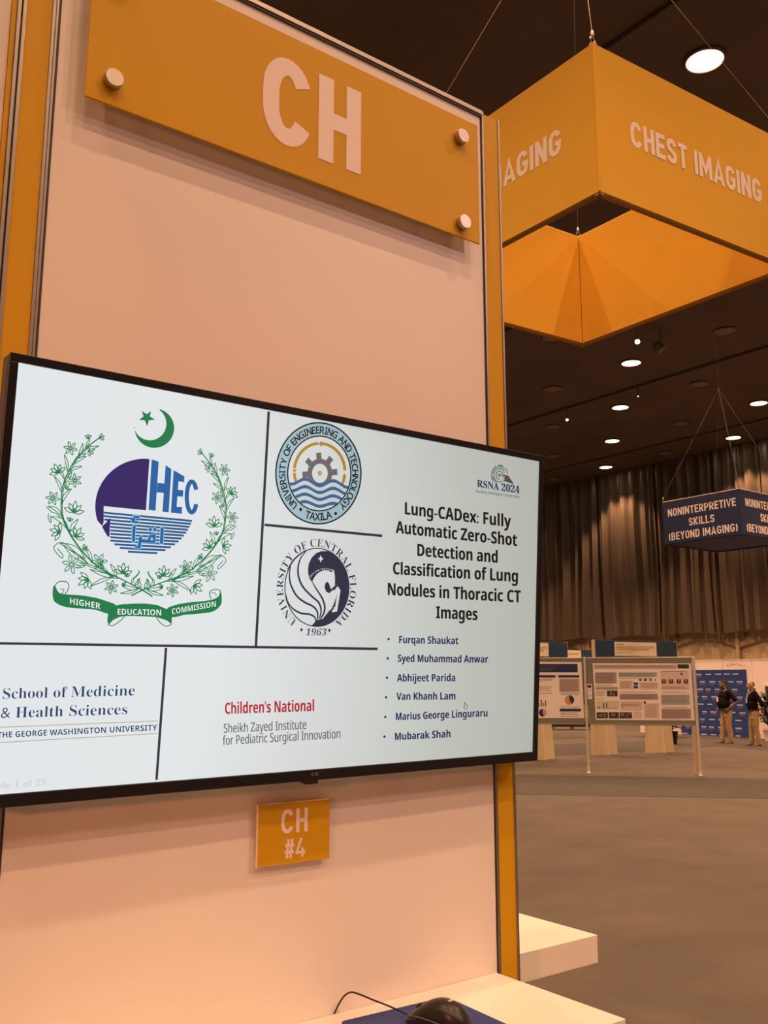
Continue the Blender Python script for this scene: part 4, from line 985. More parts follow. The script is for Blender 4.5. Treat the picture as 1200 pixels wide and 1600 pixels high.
pole(0, .022, zt + .03, 'thin pale pole between the two poster boards'); pole(BW, .026, zt + .03, 'pale pole with a wide leg at the right end of the poster board', .075); pole(-BW, .022, zt + .03, 'pale board pole hidden behind the television')
ZP = lambda x, y: PBd.uv(840 + x / 4.615, 980 + y / 4.615)
def pr(name, parent, matl, off, rects):
    a = Art(PBd, off, ZP)
    for r_ in rects: a.poly([(r_[0], r_[1]), (r_[2], r_[1]), (r_[2] + (r_[3] - r_[1]) * .03, r_[3]), (r_[0] + (r_[3] - r_[1]) * .03, r_[3])]) if len(r_) == 4 else a.poly(r_)
    return a.build(name, matl, parent)
PM = lambda n, r, g, b: mat('print_' + n, srgb(r, g, b), .6, noise=.03)
ps = thing('research_poster', 'wide pink-tinted research poster pinned to the poster board right of the television', 'poster', tuple(PBd.P(BW / 2, 1.4, .025)))
a_ = Art(PBd, .022, ZP); a_.poly([(397, 260), (1105, 262), (1132, 672), (420, 668)]); a_.build('sheet', M_PAPER, ps)
a_ = Art(PBd, .0235, ZP); a_.poly([(406, 270), (1002, 271), (1004, 300), (408, 300)]); a_.build('title_band', PM('mauve', 202, 184, 186), ps)
pr('print', ps, PM('greymauve', 176, 162, 164), .024, [(413, 325, 568, 405), (420, 430, 576, 450), (592, 480, 868, 522), (893, 588, 1104, 660)])
pr('print', ps, PM('bluegrey', 176, 186, 194), .024, [(583, 325, 860, 358), (890, 485, 1096, 560)])
pr('print', ps, PM('blush', 226, 205, 202), .024, [(590, 385, 685, 445), (735, 398, 868, 445), (885, 312, 1088, 450), (600, 535, 755, 600), (765, 548, 873, 655), (690, 610, 752, 655)])
pr('print', ps, PM('pale_yellow', 216, 214, 180), .024, [(425, 530, 588, 590)])
pr('photo_print', ps, PM('photo_dark', 62, 58, 54), .0245, [(500, 457, 576, 498), (425, 613, 506, 657), (512, 613, 585, 657), (590, 613, 680, 657), (1008, 268, 1090, 297)])
pr('photo_print', ps, PM('photo_mid', 132, 120, 108), .0252, [(520, 463, 535, 492), (545, 470, 556, 495), (440, 625, 470, 645), (478, 620, 492, 652), (530, 622, 560, 640), (600, 618, 625, 640), (640, 625, 652, 650), (660, 618, 672, 632)])
pr('small_icons', ps, PM('ink_dark', 58, 52, 56), .0252, [(473, 545, 480, 588), (494, 545, 501, 588), (430, 575, 437, 588), (445, 572, 450, 585), (515, 578, 519, 588), (538, 580, 542, 588), (560, 578, 564, 588), (730, 375, 752, 385), (768, 372, 784, 388), (806, 374, 822, 386), (845, 374, 852, 386), (765, 535, 780, 550),
     (895, 376, 925, 405), (946, 376, 976, 405), (1002, 376, 1032, 405), (1053, 376, 1083, 405), (1030, 330, 1045, 344), (600, 560, 604, 568), (607, 570, 611, 578), (614, 580, 618, 588)])
pr('small_faces', ps, PM('skin_print', 196, 158, 140), .026, [(904, 380, 916, 394), (955, 380, 967, 394), (1011, 380, 1023, 394), (1062, 380, 1074, 394)])
pr('blue_boxes', ps, PM('box_blue', 60, 78, 138), .0252, [(692, 398, 724, 416), (692, 422, 724, 441)])
a_ = Art(PBd, .0256, ZP)
for x0_, x1_, ys_ in ((416, 560, (334, 343, 352, 361, 370, 379, 388, 397, 418)), (586, 850, (333, 341, 349, 366)), (596, 860, (488, 496, 504, 512, 467)), (896, 1090, (496, 506, 516, 526, 536, 546, 468)), (900, 1095, (598, 608, 618, 628, 638, 648, 578)), (606, 745, (545, 555, 565)), (775, 865, (560, 572, 584, 596, 608, 620, 632, 644)), (420, 990, (276, 286)), (895, 1075, (318, 430, 440)), (420, 495, (462, 472, 482, 492, 516)), (596, 680, (395, 405, 415, 425, 435)), (742, 862, (405, 418, 431))):
    for k, y_ in enumerate(ys_): a_.poly([(x0_, y_), (x1_ - (k * 37 % 23), y_), (x1_ - (k * 37 % 23), y_ + 2.4), (x0_, y_ + 2.4)])
o_ = a_.build('text_lines', PM('text_grey', 128, 112, 118), ps); o_['kind'] = 'stuff'
a_ = Art(PBd, .026, ZP); a_.fn = lambda x, y: ZP(x, y); text(a_, 'CHEST', 1014, 291, 1084, 291, 1, 'bold') if False else None
ps2 = thing('research_poster', 'research poster with navy header, bars and pie charts, cut off by the television', 'poster', tuple(PBd.P(-BW / 2, 1.4, .025)))
a_ = Art(PBd, .022, ZP); a_.poly([(-300, 248), (316, 253), (336, 655), (-280, 655)]); a_.build('sheet', M_PAPER, ps2)
PN = PM('header_navy', 44, 58, 106)
pr('header_band', ps2, PN, .024, [(-280, 265, 288, 325)]); pr('heading_bar', ps2, PN, .024, [(-120, 346, 130, 363)]); pr('heading_bar', ps2, PN, .024, [(148, 346, 300, 363)]); pr('heading_bar', ps2, PN, .024, [(160, 587, 312, 607)])
pr('text_block', ps2, PM('text_pale', 205, 178, 176), .024, [(156, 372, 300, 464)])
a_ = Art(PBd, .0256, ZP)
for x0_, x1_, ys_ in ((160, 300, range(378, 462, 8)), (-100, 110, (375, 385, 427, 438, 452, 474)), (10, 150, (280, 296)), (20, 105, (306, 315)), (165, 310, (472, 484, 574, 616, 626, 640))):
    for k, y_ in enumerate(ys_): a_.poly([(x0_, y_), (x1_ - (k * 37 % 23), y_), (x1_ - (k * 37 % 23), y_ + 2.4), (x0_, y_ + 2.4)])
o_ = a_.build('text_lines', PM('text_grey', 128, 112, 118), ps2); o_['kind'] = 'stuff'
def pie(cx, cy, r_, a0_, a1_, matl, off=.0245):
    a = Art(PBd, off, ZP); a.poly([(cx, cy)] + [(cx + r_ * math.cos(R(a0_ + (a1_ - a0_) * i / 20)), cy - r_ * math.sin(R(a0_ + (a1_ - a0_) * i / 20))) for i in range(21)]); a.build('pie_slice', matl, ps2)
PO = PM('orange', 222, 156, 70)
pie(230, 525, 34, -60, 95, PN); pie(230, 525, 34, 120, 300, PO); pie(230, 525, 34, 95, 120, PM('pie_grey', 180, 176, 190)); pie(38, 616, 28, 90, 290, PN); pie(38, 616, 28, -70, 90, PM('pie_tan', 206, 174, 136))
pr('chart_bars', ps2, PM('bar_rust', 140, 88, 60), .0245, [(22, 522, 31, 570), (38, 545, 45, 570), (53, 528, 61, 570), (5, 548, 12, 570)])
cd = thing('info_card', 'small white information card with black header between the two posters', 'card', tuple(PBd.P(.2, 1.4, .025)))
cd.location = cd.location
pr('card_sheet', cd, M_PAPER, .022, [(357, 410, 391, 518)]); pr('card_header', cd, PM('ink_dark', 58, 52, 56), .0235, [(360, 418, 386, 436)]); pr('card_lines', cd, PM('text_grey', 128, 112, 118), .0235, [(361, 450, 385, 453), (361, 490, 385, 493), (361, 500, 378, 503)])

# ---------------------------------------------------------------- digital poster stations behind, on flared honeycomb feet
def station(pl_px, pr_px, hx0, hx1, hy0, cardpx, feet, label, zbot=1.0, footdir=1):
    A_ = onZ(*pl_px, 0); B_ = onZ(*pr_px, 0); u_ = (B_ - A_).normalized(); P_ = Plane(A_, u_, (0, 0, 1))
    if P_.n.dot(-A_) < 0: P_.n = -P_.n
    a0_ = P_.uv(hx0, hy0)[0]; a1_ = P_.uv(hx1, hy0)[0]; z1_ = P_.uv((hx0 + hx1) / 2, hy0)[1]
    t = thing('poster_station', label, 'display stand', tuple(P_.P((a0_ + a1_) / 2, 0)))
    slab(P_, a0_, a1_, .95, z1_, -.14, -.02, .005).build('header_panel', M_NAVY, t)
    slab(P_, a0_ - .006, a0_, .95, z1_ + .01, -.145, -.015).build('edge_trim', M_CARD, t); slab(P_, a1_, a1_ + .006, .95, z1_ + .01, -.145, -.015).build('edge_trim', M_CARD, t)
    if cardpx:
        c0_ = P_.uv(cardpx[0], cardpx[1]); c1_ = P_.uv(cardpx[2], cardpx[3])
        cdp = slab(P_, c0_[0], c1_[0], c1_[1], c0_[1], -.018, -.012).build('title_card', M_CREAM, t)
        ar = Art(P_, -.010); w_ = c1_[0] - c0_[0]; hh_ = c0_[1] - c1_[1]
        ar.rect(c0_[0] + w_ * .04, c0_[1] - hh_ * .14, c0_[0] + w_ * .22, c0_[1] - hh_ * .20)
        for k in range(4): ar.rect(c0_[0] + w_ * .04, c0_[1] - hh_ * (.30 + .09 * k), c0_[0] + w_ * (.95 if k < 2 else .82), c0_[1] - hh_ * (.335 + .09 * k))
        ar.rect(c0_[0] + w_ * .04, c0_[1] - hh_ * .74, c0_[0] + w_ * .4, c0_[1] - hh_ * .77)
        ar.build('card_text', PM('card_brown', 176, 140, 100), cdp)
    if not feet:
        for fa in (a0_ + .12, a1_ + .03): slab(P_, fa, fa + .08, 0, .95, -.12, -.04).build('leg', M_CARD, t)
    for fx0, fx1 in feet:
        f0 = P_.uv(fx0, pl_px[1])[0]; f1 = P_.uv(fx1, pl_px[1])[0]; w_ = f1 - f0; zt_ = 1.06
        out = [(f0 + w_ * .03, 0), (f0, .05), (f0 + w_ * .02, .45), (f0 + w_ * .08, zt_), (f1 - w_ * .14, zt_), (f1 - w_ * .05, .45), (f1, .05), (f1 - w_ * .04, 0)]
        # folded front: a shallow V crease down the middle
        N = 8; vs = []; fs = []
        for r_ in range(N + 1):
            z = zt_ * r_ / N; k = r_ / N; lo_ = f0 + w_ * (.0 + .08 * k ** 1.5); hi_ = f1 - w_ * (.14 * k ** 1.4); m_ = (lo_ + hi_) / 2; wd_ = hi_ - lo_
            sp_ = .10 * (1 - k) + .03
            for a__, d__ in ((lo_, .0), (m_ - wd_ * sp_ - .03, .0), (m_ - wd_ * sp_ * .1 - .01, .09 * (1 - k) + .015), (m_ + wd_ * sp_ * .1 + .01, .09 * (1 - k) + .015), (m_ + wd_ * sp_ + .03, .0), (hi_, .0), (hi_, -.12), (lo_, -.12)):
                p = P_.P(a__, z, d__); vs.append(p)
        for r_ in range(N):
            for k in range(8): fs.append((r_ * 8 + k, r_ * 8 + (k + 1) % 8, (r_ + 1) * 8 + (k + 1) % 8, (r_ + 1) * 8 + k))
        fs.append(tuple(range(8))); fs.append(tuple(N * 8 + k for k in range(8)))
        MB().add(vs, fs).build('flared_foot', M_CARD, t)
station((946, 1179.5), (1033, 1176), 930, 1057.5, 1001, (960.3, 1002.7, 1026.8, 1025.5), ((927.5, 965.5), (1013.5, 1054)), 'display stand with navy header and cream card on two flared feet, right of the poles')
station((800, 1190), (855, 1186.5), 742, 887, 1001.2, (815, 1003.5, 858, 1026), ((828, 867), (752, 790)), 'display stand with navy header, mostly hidden behind the television edge')
station((880, 1150), (925, 1149), 790, 925.5, 1014.5, (880, 1016, 908.5, 1028.5), (), 'lower display stand farther back, its navy header showing between the two nearer headers')
zz_ = onZ(893, 1140, 0)
# low dark table far behind, seen under the board
P_ = Plane(onZ(862, 1141, 0), (onZ(930, 1141, 0) - onZ(862, 1141, 0)), (0, 0, 1)); 
if P_.n.dot(-P_.o) < 0: P_.n = -P_.n
t = thing('low_bench', 'long dark low bench far behind, showing just under the left poster board', 'bench', tuple(P_.P(1, 0)))
L_ = P_.uv(931, 1141)[0]
slab(P_, 0, L_, .12, .30, -.5, 0, .01).build('seat', M_BEZEL, t)
for a in (.1, L_ / 2, L_ - .1): slab(P_, a - .03, a + .03, 0, .12, -.45, -.05).build('leg', M_STEEL, t)

# ================================================================ PALE BOOTH WALL, BACKDROP, PLANTS, PICTURE
XW = 26.3
Pw = Plane((XW, 20, 0), (0, -1, 0), (0, 0, 1))
aL = Pw.uv(1056, 1100)[0]; aR = Pw.uv(1200, 1100)[0] + 3; zw = Pw.uv(1150, 1032)[1]
seams = [aL, Pw.uv(1088, 1040)[0], Pw.uv(1129.5, 1040)[0], Pw.uv(1174.5, 1040)[0], Pw.uv(1174.5, 1040)[0] + 1.6, aR]
bw = thing('booth_back_wall', 'long pale pink booth wall behind the two standing men', 'wall panel', (XW, 18, 0))
for k in range(5): slab(Pw, seams[k] + .006, seams[k + 1] - .006, 0, zw, -.08, 0, .003).build('wall_section', M_PINKW, bw)
slab(Pw, aL, aR, zw, zw + .03, -.09, .01).build('top_rail', M_CREAM, bw)
ar = Art(Pw, .004, Pw.uv); ar.curve([(1138, 1037), (1136, 1040), (1139, 1041), (1142, 1037), (1143, 1040), (1146, 1037), (1148, 1039), (1152, 1036.5)], .9, taper=lambda u_: 1); ar.curve([(1152, 1040.5), (1156, 1038), (1157, 1040.5), (1160, 1039.5), (1162, 1040.5), (1165, 1039)], .8)
ar.build('script_lettering', mat('script_rose', (.5, .22, .2, 1), .6, noise=.05), bw)
bd = thing('sponsor_backdrop', 'royal blue backdrop with repeating rows of small white print behind the two men', 'backdrop', (XW, 18, 0))
c0_ = Pw.uv(1060, 1046.5); c1_ = Pw.uv(1173.5, 1152.5); ztb = Pw.uv(1150, 1046.3)[1]
slab(Pw, c0_[0], c1_[0], .03, ztb, .005, .03).build('cloth', M_BLUEB, bd)
ar = Art(Pw, .033); random.seed(3); Wb = c1_[0] - c0_[0]
for r_ in range(9):
    z = ztb - .12 - r_ * .235; x = c0_[0] + .05 + (.12 if r_ % 2 else 0)
    while x < c1_[0] - .22:
        w_ = random.choice((.17, .19, .21)); ar.rect(x, z, x + w_, z - .035)
        x += w_ + random.choice((.10, .13, .16))
o_ = ar.build('white_print', mat('backdrop_print', (.50, .52, .62, 1), .6, noise=.05), bd)
ar = Art(Pw, .033); random.seed(3)
for r_ in range(9):
    z = ztb - .12 - r_ * .235; x = c0_[0] + .05 + (.12 if r_ % 2 else 0)
    while x < c1_[0] - .22:
        w_ = random.choice((.17, .19, .21)); k = random.choice((.10, .13, .16))
        if (r_ * 7 + int(x * 10)) % 3: ar.rect(x, z - .055, x + w_ * 1.05, z - .078); ar.rect(x, z - .095, x + w_ * .85, z - .115)
        x += w_ + k
o_ = ar.build('red_print', mat('backdrop_print_red', (.20, .13, .30, 1), .6, noise=.05), bd)
for o_ in bd.children: 
    if o_.name != 'cloth' and not o_.name.startswith('cloth'): o_['kind'] = 'stuff'
# framed picture
t = thing('framed_picture', 'dark framed picture on the pale booth wall at the right edge', 'picture', (XW, 14, 1.2))
p0 = Pw.uv(1193.5, 1069); p1 = Pw.uv(1216, 1118)
slab(Pw, p0[0], p1[0], p1[1], p0[1], .002, .03, .004).build('frame', M_CREAM, t); slab(Pw, p0[0] + .05, p1[0] - .05, p1[1] + .06, p0[1] - .06, .031, .034).build('picture_sheet', mat('picture_dark', (.06, .055, .05, 1), .5, noise=.3, scale=6), t)
# white counter edge
t = thing('white_counter', 'low white counter corner seen under the right poster board', 'counter', tuple(onZ(1010, 1150, 0)))
Pc = Plane(onZ(1001, 1152, 0), (onZ(1030, 1153, 0) - onZ(1001, 1152, 0)), (0, 0, 1)); 
if Pc.n.dot(-Pc.o) < 0: Pc.n = -Pc.n
Lc = Pc.uv(1056, 1152)[0]; slab(Pc, 0, Lc, .14, .95, -.5, 0, .01).build('counter_body', M_PINKW, t); slab(Pc, .1, Lc - .1, 0, .14, -.42, -.08).build('plinth', M_BEZEL, t)
# potted plants
def plant(px, py, h, spread, n, label, seed, potm, lean=0):
    random.seed(seed); P = onZ(px, py, 0); t = thing('potted_plant', label, 'plant', tuple(P))
    MB().lathe([(.13, 0), (.17, .30), (.19, .32), (.19, .35), (.16, .35), (.15, .30), (0, .30)], P, (0, 0, 1), 20).build('pot', potm, t, True)
    MB().lathe([(.155, .29), (0, .315)], P, (0, 0, 1), 14).build('soil', M_DARKGAP, t)
    lm = mat('dark_leaf', (.022, .05, .016, 1), .45, noise=.4, scale=5)
    for k in range(n):
        a = random.uniform(0, 6.283); f = random.uniform(.15, 1); hz = .35 + (h - .35) * f; rr_ = spread * random.uniform(.35, 1) * math.sin(math.pi * (.15 + .75 * f))
        L = random.uniform(.22, .38); tip = P + Vector((math.cos(a) * (rr_ + L * .6), math.sin(a) * (rr_ + L * .6), hz + random.uniform(-.1, .2))); base = P + Vector((math.cos(a) * rr_ * .45, math.sin(a) * rr_ * .45, hz - .06))
        d = (tip - base); sd = d.cross(Vector((0, 0, 1))).normalized() * random.uniform(.035, .06); up = sd.cross(d).normalized() * .02
        vs = []; 
        for s_, wd in ((0, .15), (.3, .8), (.6, 1), (.85, .6), (1, .05)): q = base + d * s_ + Vector((0, 0, .06 * math.sin(math.pi * s_))); vs += [q - sd * wd, q + up * wd, q + sd * wd]
        fs = [];
        for j in range(4): b_ = 3 * j; fs += [(b_, b_ + 1, b_ + 4, b_ + 3), (b_ + 1, b_ + 2, b_ + 5, b_ + 4)]
        MB().add(vs, fs).build('leaf', lm, t, True)
    for k in range(5):
        a = k * 1.26; MB().tube([P + Vector((0, 0, .28)), P + Vector((math.cos(a) * spread * .25, math.sin(a) * spread * .25, h * .55)), P + Vector((math.cos(a) * spread * .5, math.sin(a) * spread * .5, h * .9))], [.012, .009, .004], 6).build('stem', lm, t, True)
plant(1203, 1158, 1.30, .24, 90, 'leafy dark green plant in a white pot behind the right-hand man', 5, M_PINKW)
plant(1050, 1163, .95, .26, 60, 'dark leafy plant peeking out beside the right flared foot', 9, M_BEZEL)

# ================================================================ THE TWO STANDING MEN
def person(px, py, yaw, H, label, skin, shirt, arms, legs, belly, hair_kind, head_turn, watch=False, beard=False, seed=1):
    P = onZ(px, py, 0.005); t = thing('person', label, 'person', (P.x, P.y, 0.005)); k = H / 1.75
    Mx = Matrix.Translation((P.x, P.y, 0.005)) @ Matrix.Rotation(R(yaw), 4, 'Z') @ Matrix.Scale(k, 4)
    def T(mb): mb.v = [tuple(Mx @ Vector(v)) for v in mb.v]; return mb
    def chain(mb, pts, rs, n=12):
        for i in range(len(pts) - 1):
            a, b = Vector(pts[i]), Vector(pts[i + 1]); m = [a + (b - a) * j / 3 for j in range(4)]; mb.tube(m, [rs[i] + (rs[i + 1] - rs[i]) * j / 3 for j in range(4)], n)
        for p, r_ in zip(pts, rs): mb.ell(p, (r_, r_, r_), n, 8)
    def fuse(mb, name, m_, vox, sm=4):
        o = T(mb).build(name, m_, t, True); r_ = o.modifiers.new('fuse', 'REMESH'); r_.mode = 'VOXEL'; r_.voxel_size = vox; r_.use_smooth_shade = True
        s_ = o.modifiers.new('soften', 'SMOOTH'); s_.factor = .5; s_.iterations = sm; return o
    HT = Matrix.Rotation(R(head_turn), 3, 'Z'); hc = Vector((.035, 0, 1.625))
    def hp(x, y, z): return hc + HT @ Vector((x, y, z))
    b = MB()
    b.ell(hp(-.012, 0, .018), (.098, .078, .108), 18, 14, HT.to_4x4().to_3x3()); b.ell(hp(.03, 0, -.045), (.066, .058, .070), 14, 10, HT)     # skull, jaw
    b.ell(hp(.05, 0, -.092), (.035, .035, .025)); b.ell(hp(.098, 0, -.012), (.022, .014, .024)); b.ell(hp(.086, 0, .008), (.014, .010, .034)); b.ell(hp(.078, 0, .030), (.02, .05, .014), 12, 8, HT)
    for sg in (1, -1): b.ell(hp(-.01, sg * .079, -.005), (.020, .010, .032), 10, 8, HT); b.ell(hp(.055, sg * .04, -.03), (.028, .024, .028))
    b.ell(hp(.085, 0, -.055), (.014, .026, .012), 10, 8, HT)
    chain(b, [(-.02, 0, 1.40), (.005, 0, 1.56)], [.068, .060])
    chain(b, [(-.01, 0, .98), (0, 0, 1.2), (-.02, 0, 1.38)], [.13, .13, .12])
    for sg in (1, -1):
        sh, el, wr, hd, fd = [Vector(v) for v in arms[sg]]
        chain(b, [(sh.x, sh.y, sh.z), el, wr], [.052, .042, .029])
        u = (wr - el).normalized(); f = Vector(fd).normalized(); sd = f.cross(Vector(hd)).normalized()
        pc = wr + f * .05; nrm = Vector(hd).normalized()
        Mh = Matrix((f, sd, nrm)).transposed(); b.ell(pc, (.052, .040, .017), 12, 8, Mh)
        chain(b, [wr, pc], [.027, .022])
        for q, (off, L) in enumerate(((-.030, .060), (-.010, .074), (.010, .078), (.029, .068))):
            p0 = pc + f * .040 + sd * off; p1 = p0 + f * (L * .5) + nrm * .006; p2 = p1 + f * (L * .42) + nrm * .020; chain(b, [p0 - f * .02, p0, p1, p2], [.009, .009, .0085, .007], 8)
        p0 = pc - f * .02 + sd * -.034; p1 = p0 + f * .03 + sd * -.026 + nrm * .008; p2 = p1 + f * .032 + sd * -.006 + nrm * .01; chain(b, [p0, p1, p2], [.012, .0105, .008], 8)
        hip, kn, an, toe = [Vector(v) for v in legs[sg]]
        chain(b, [hip, kn, an], [.085, .055, .038])
    fuse(b, 'body', skin, .0085 * k, 3)
    c = MB(); c.ell((-.0 + belly * .3, 0, 1.29), (.140 + belly * .4, .185 + belly * .2, .18)); c.ell((.010 + belly, 0, 1.10), (.148 + belly * .8, .172 + belly * .6, .20)); c.ell((0.0 + belly * .3, 0, .985), (.138 + belly * .55, .165 + belly * .5, .085))
    c.ell((-.06, 0, 1.33), (.09, .17, .14)); chain(c, [(-.02, .16, 1.415), (-.015, -.16, 1.415)], [.072, .072]); chain(c, [(-.02, 0, 1.40), (-.012, 0, 1.49)], [.095, .074])
    for sg in (1, -1):
        sh, el = Vector(arms[sg][0]), Vector(arms[sg][1]); m_ = sh + (el - sh) * (.92 if not watch else .86); chain(c, [(sh.x, sh.y * .9, sh.z), sh, m_], [.074, .070, .060])
        if not watch: chain(c, [m_, el, el + (Vector(arms[sg][2]) - el) * .25], [.060, .052, .046])
    fuse(c, 'polo_shirt', shirt, .012 * k, 5)
    tr = MB(); tr.ell((-.005 + belly * .1, 0, .925), (.137 + belly * .4, .170 + belly * .3, .095)); tr.ell((-.05, .07, .87), (.09, .09, .10)); tr.ell((-.05, -.07, .87), (.09, .09, .10))
    for sg in (1, -1):
        hip, kn, an, toe = [Vector(v) for v in legs[sg]]; cuff = an + Vector((.005, 0, -.012))
        chain(tr, [hip, hip + (kn - hip) * .5, kn, kn + (an - kn) * .45, cuff], [.108, .096, .078, .074, .066])
        tr.ell(kn + Vector((.01, 0, .05)), (.082, .076, .03)); tr.ell(an + Vector((.01, 0, .05)), (.072, .07, .022)); tr.ell(hip + Vector((.03, 0, -.14)), (.10, .095, .03))
    fuse(tr, 'khaki_trousers', mat('khaki_cloth', (.40, .27, .13, 1), .85, noise=.25, scale=7), .012 * k, 3)
    for sg in (1, -1):
        hip, kn, an, toe = [Vector(v) for v in legs[sg]]; d = Vector((toe.x - an.x, toe.y - an.y, 0)).normalized(); z0 = 0
        sh = MB(); A_ = Vector((an.x, an.y, 0)) - d * .05; n_ = Vector((-d.y, d.x, 0)); vs = []; fs = []; N = 10
        for i in range(N + 1):
            u_ = i / N; wv = (.038 + .012 * math.sin(math.pi * min(1, u_ * 1.1))) * (1 - max(0, u_ - .78) ** 2 * 9) * (1 if u_ > .03 else .75); hz = .095 - .055 * min(1, max(0, (u_ - .25) / .45)) - .02 * max(0, u_ - .8) / .2
            for q in range(9):
                a_ = math.pi * q / 8; vs.append(A_ + d * (.27 * u_) + n_ * (wv * math.cos(a_)) + Vector((0, 0, hz * math.sin(a_) ** .6)))
        for i in range(N):
            for q in range(8): e_ = i * 9 + q; fs.append((e_, e_ + 1, e_ + 10, e_ + 9))
            fs.append((i * 9, (i + 1) * 9, (i + 1) * 9 + 8, i * 9 + 8))
        fs.append(tuple(range(9))); fs.append(tuple(N * 9 + q for q in range(9)))
        sh.add(vs, fs); T(sh).build('shoe', mat('brown_shoe', (.10, .06, .035, 1), .5, noise=.2), t, True)
    # collar, lanyard, badge, belt
    def front(y, z):          # rough chest surface
        best = -1
        for cx, cz, rx, ry, rz in ((-.005, 1.30, .135 + belly * .15, .185 + belly * .2, .17), (.015 + belly, 1.10, .150 + belly, .170 + belly * .6, .17), (-.02, 1.44, .095, .1, .08)):
            q = 1 - (y / ry) ** 2 - ((z - cz) / rz) ** 2
            if q > 0: best = max(best, cx + rx * math.sqrt(q))
        return best
    cl = MB(); cl.tube([(-.015 + .075 * math.cos(a_), .070 * math.sin(a_), 1.495 - .03 * math.cos(a_)) for a_ in [2 * math.pi * i / 20 for i in range(21)]], .014, 8); T(cl).build('collar', shirt, t, True)
    l_ = MB()
    for sg in (1, -1):
        pts = [(-.07, sg * .05, 1.50), (.0, sg * .085, 1.495)] + [(max(front(sg * y, z), .05) + .012, sg * y, z) for y, z in ((.075, 1.44), (.055, 1.38), (.035, 1.32), (.016, 1.27))]
        l_.tube(pts, .0075, 6)
    T(l_).build('lanyard', mat('white_ribbon', (.8, .78, .76, 1), .6, noise=.02), t, True)
    bx = front(0, 1.20) + .014; bg = MB(); bg.box((bx, -.045, 1.145), (bx + .006, .045, 1.268), .002); T(bg).build('name_badge', M_PAPER, t)
    be = MB(); be.tube([((.0 + belly * .3) + (.142 + belly * .5) * math.cos(a_), (.170 + belly * .42) * math.sin(a_), .952) for a_ in [2 * math.pi * i / 28 for i in range(29)]], .017, 8); T(be).build('belt', M_BEZEL, t, True)
    if watch:
        wr = Vector(arms[1][2]); u = (wr - Vector(arms[1][1])).normalized(); wt_ = MB(); wt_.tube([wr - u * .035, wr - u * .01], .037, 12); T(wt_).build('wristwatch', M_BEZEL, t, True)
    # hair
    hm = mat('dark_hair', (.02, .015, .012, 1), .8, noise=.3, scale=40) if hair_kind == 'short' else mat('grey_brown_hair', (.10, .075, .055, 1), .8, noise=.3, scale=40)
    h = MB(); n, m = 24, 12; vs = []; fs = []
    for i in range(m + 1):
        ph = R(5 + 115 * i / m)
        for q in range(n + 1):
            a_ = 2 * math.pi * q / n; lim = (R(62) + R(52) * (0.5 - 0.5 * math.cos(a_))) if hair_kind == 'short' else R(115) * (0.5 - 0.5 * math.cos(a_)) + R(8)
            lo = 0 if hair_kind == 'short' else R(62) * (1 - (0.5 - .5 * math.cos(a_)) * .25)
            p_ = lo + (max(lim, lo) - lo) * i / m; x_ = .102 * math.sin(p_) * math.cos(a_); y_ = .0815 * math.sin(p_) * math.sin(a_); z_ = .1125 * math.cos(p_)
            vs.append(hp(x_ - .013, y_, z_ + .018))
    for i in range(m):
        for q in range(n): e_ = i * (n + 1) + q; fs.append((e_, e_ + 1, e_ + n + 2, e_ + n + 1))
    h.add(vs, fs); T(h).build('hair', hm, t, True)
    for sg in (1, -1):
        e_ = MB(); e_.ell(hp(.079, sg * .030, .012), (.010, .012, .008)); T(e_).build('eye', mat('eye_white', (.6, .55, .5, 1), .3, noise=.02), t, True)
        e_ = MB(); e_.ell(hp(.087, sg * .030, .012), (.004, .005, .005)); T(e_).build('iris', M_BEZEL, t, True)
        e_ = MB(); e_.tube([hp(.088, sg * .012, .030), hp(.089, sg * .03, .036), hp(.078, sg * .048, .030)], .0045, 6); T(e_).build('eyebrow', hm, t, True)
    e_ = MB(); e_.tube([hp(.090, -.024, -.058), hp(.100, 0, -.055), hp(.090, .024, -.058)], .0045, 6); T(e_).build('mouth', mat('lip', (.20, .08, .06, 1), .5, noise=.05), t, True)
    if beard:
        e_ = MB(); e_.tube([hp(.04, -.062, -.05), hp(.072, -.042, -.088), hp(.088, 0, -.100), hp(.072, .042, -.088), hp(.04, .062, -.05)], [.009, .014, .017, .014, .009], 8); T(e_).build('beard', hm, t, True)
    return t
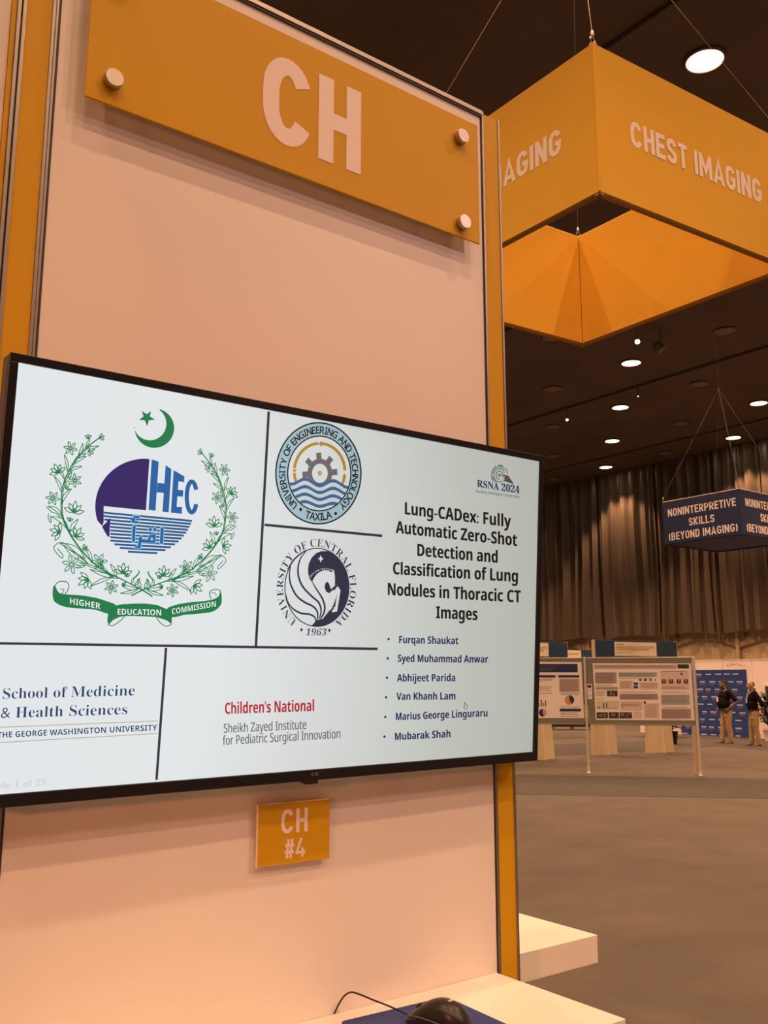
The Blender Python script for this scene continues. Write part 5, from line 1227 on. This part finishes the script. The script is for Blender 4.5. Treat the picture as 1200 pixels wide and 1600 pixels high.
SK1 = mat('deep_skin', (.26, .13, .075, 1), .5, noise=.1, scale=30); SK2 = mat('tan_skin', (.48, .27, .18, 1), .5, noise=.1, scale=30)
PB1 = mat('black_polo', (.012, .010, .011, 1), .95, spec=.08, noise=.2, scale=9)
person(1137.5, 1161.5, 150, 1.74, 'heavier man in black polo and khaki trousers, hand at pocket, left of the two', SK1, PB1,
       {1: [(-.02, .205, 1.40), (-.17, .32, 1.15), (.02, .225, .96), (0, -1, .2), (.55, -.25, -.75)], -1: [(-.02, -.205, 1.40), (-.02, -.36, 1.15), (.10, -.215, .98), (0, 1, .2), (.5, .2, -.8)]},
       {1: [(-.01, .095, .88), (.0, .11, .48), (-.05, .12, .085), (.14, .17, 0)], -1: [(-.01, -.095, .88), (.06, -.10, .49), (.10, -.10, .085), (.30, -.13, 0)]},
       .045, 'short', -8, True, True)
person(1181, 1165.5, 138, 1.72, 'balding man in dark shirt and khaki trousers with arms behind him, right of the two', SK2, PB1,
       {1: [(-.02, .20, 1.40), (-.16, .27, 1.13), (-.20, .08, .95), (-1, 0, .1), (-.1, -.9, -.35)], -1: [(-.02, -.20, 1.40), (-.16, -.27, 1.13), (-.22, -.06, .97), (-1, 0, .1), (-.1, .9, -.35)]},
       {1: [(-.01, .09, .88), (-.01, .10, .48), (-.07, .11, .085), (.12, .15, 0)], -1: [(-.01, -.09, .88), (.05, -.09, .49), (.07, -.09, .085), (.27, -.11, 0)]},
       .008, 'balding', 4, False, False)

# flat print made of many small strokes reads as one print
for o in bpy.data.objects:
    if o.type == 'MESH' and o.parent and o.name.split('.')[0] in ('author_list', 'print', 'photo_print', 'small_icons', 'small_faces', 'card_lines', 'chart_bars', 'blue_boxes', 'ribbon_lettering', 'card_text', 'lettering', 'wreath', 'globe_stripes', 'slide_title'):
        if o.name.split('.')[0] in ('print', 'photo_print', 'small_icons', 'small_faces', 'card_lines', 'chart_bars', 'blue_boxes', 'card_text', 'author_list'): o['kind'] = 'stuff'
bpy.data.scenes.remove(TS)
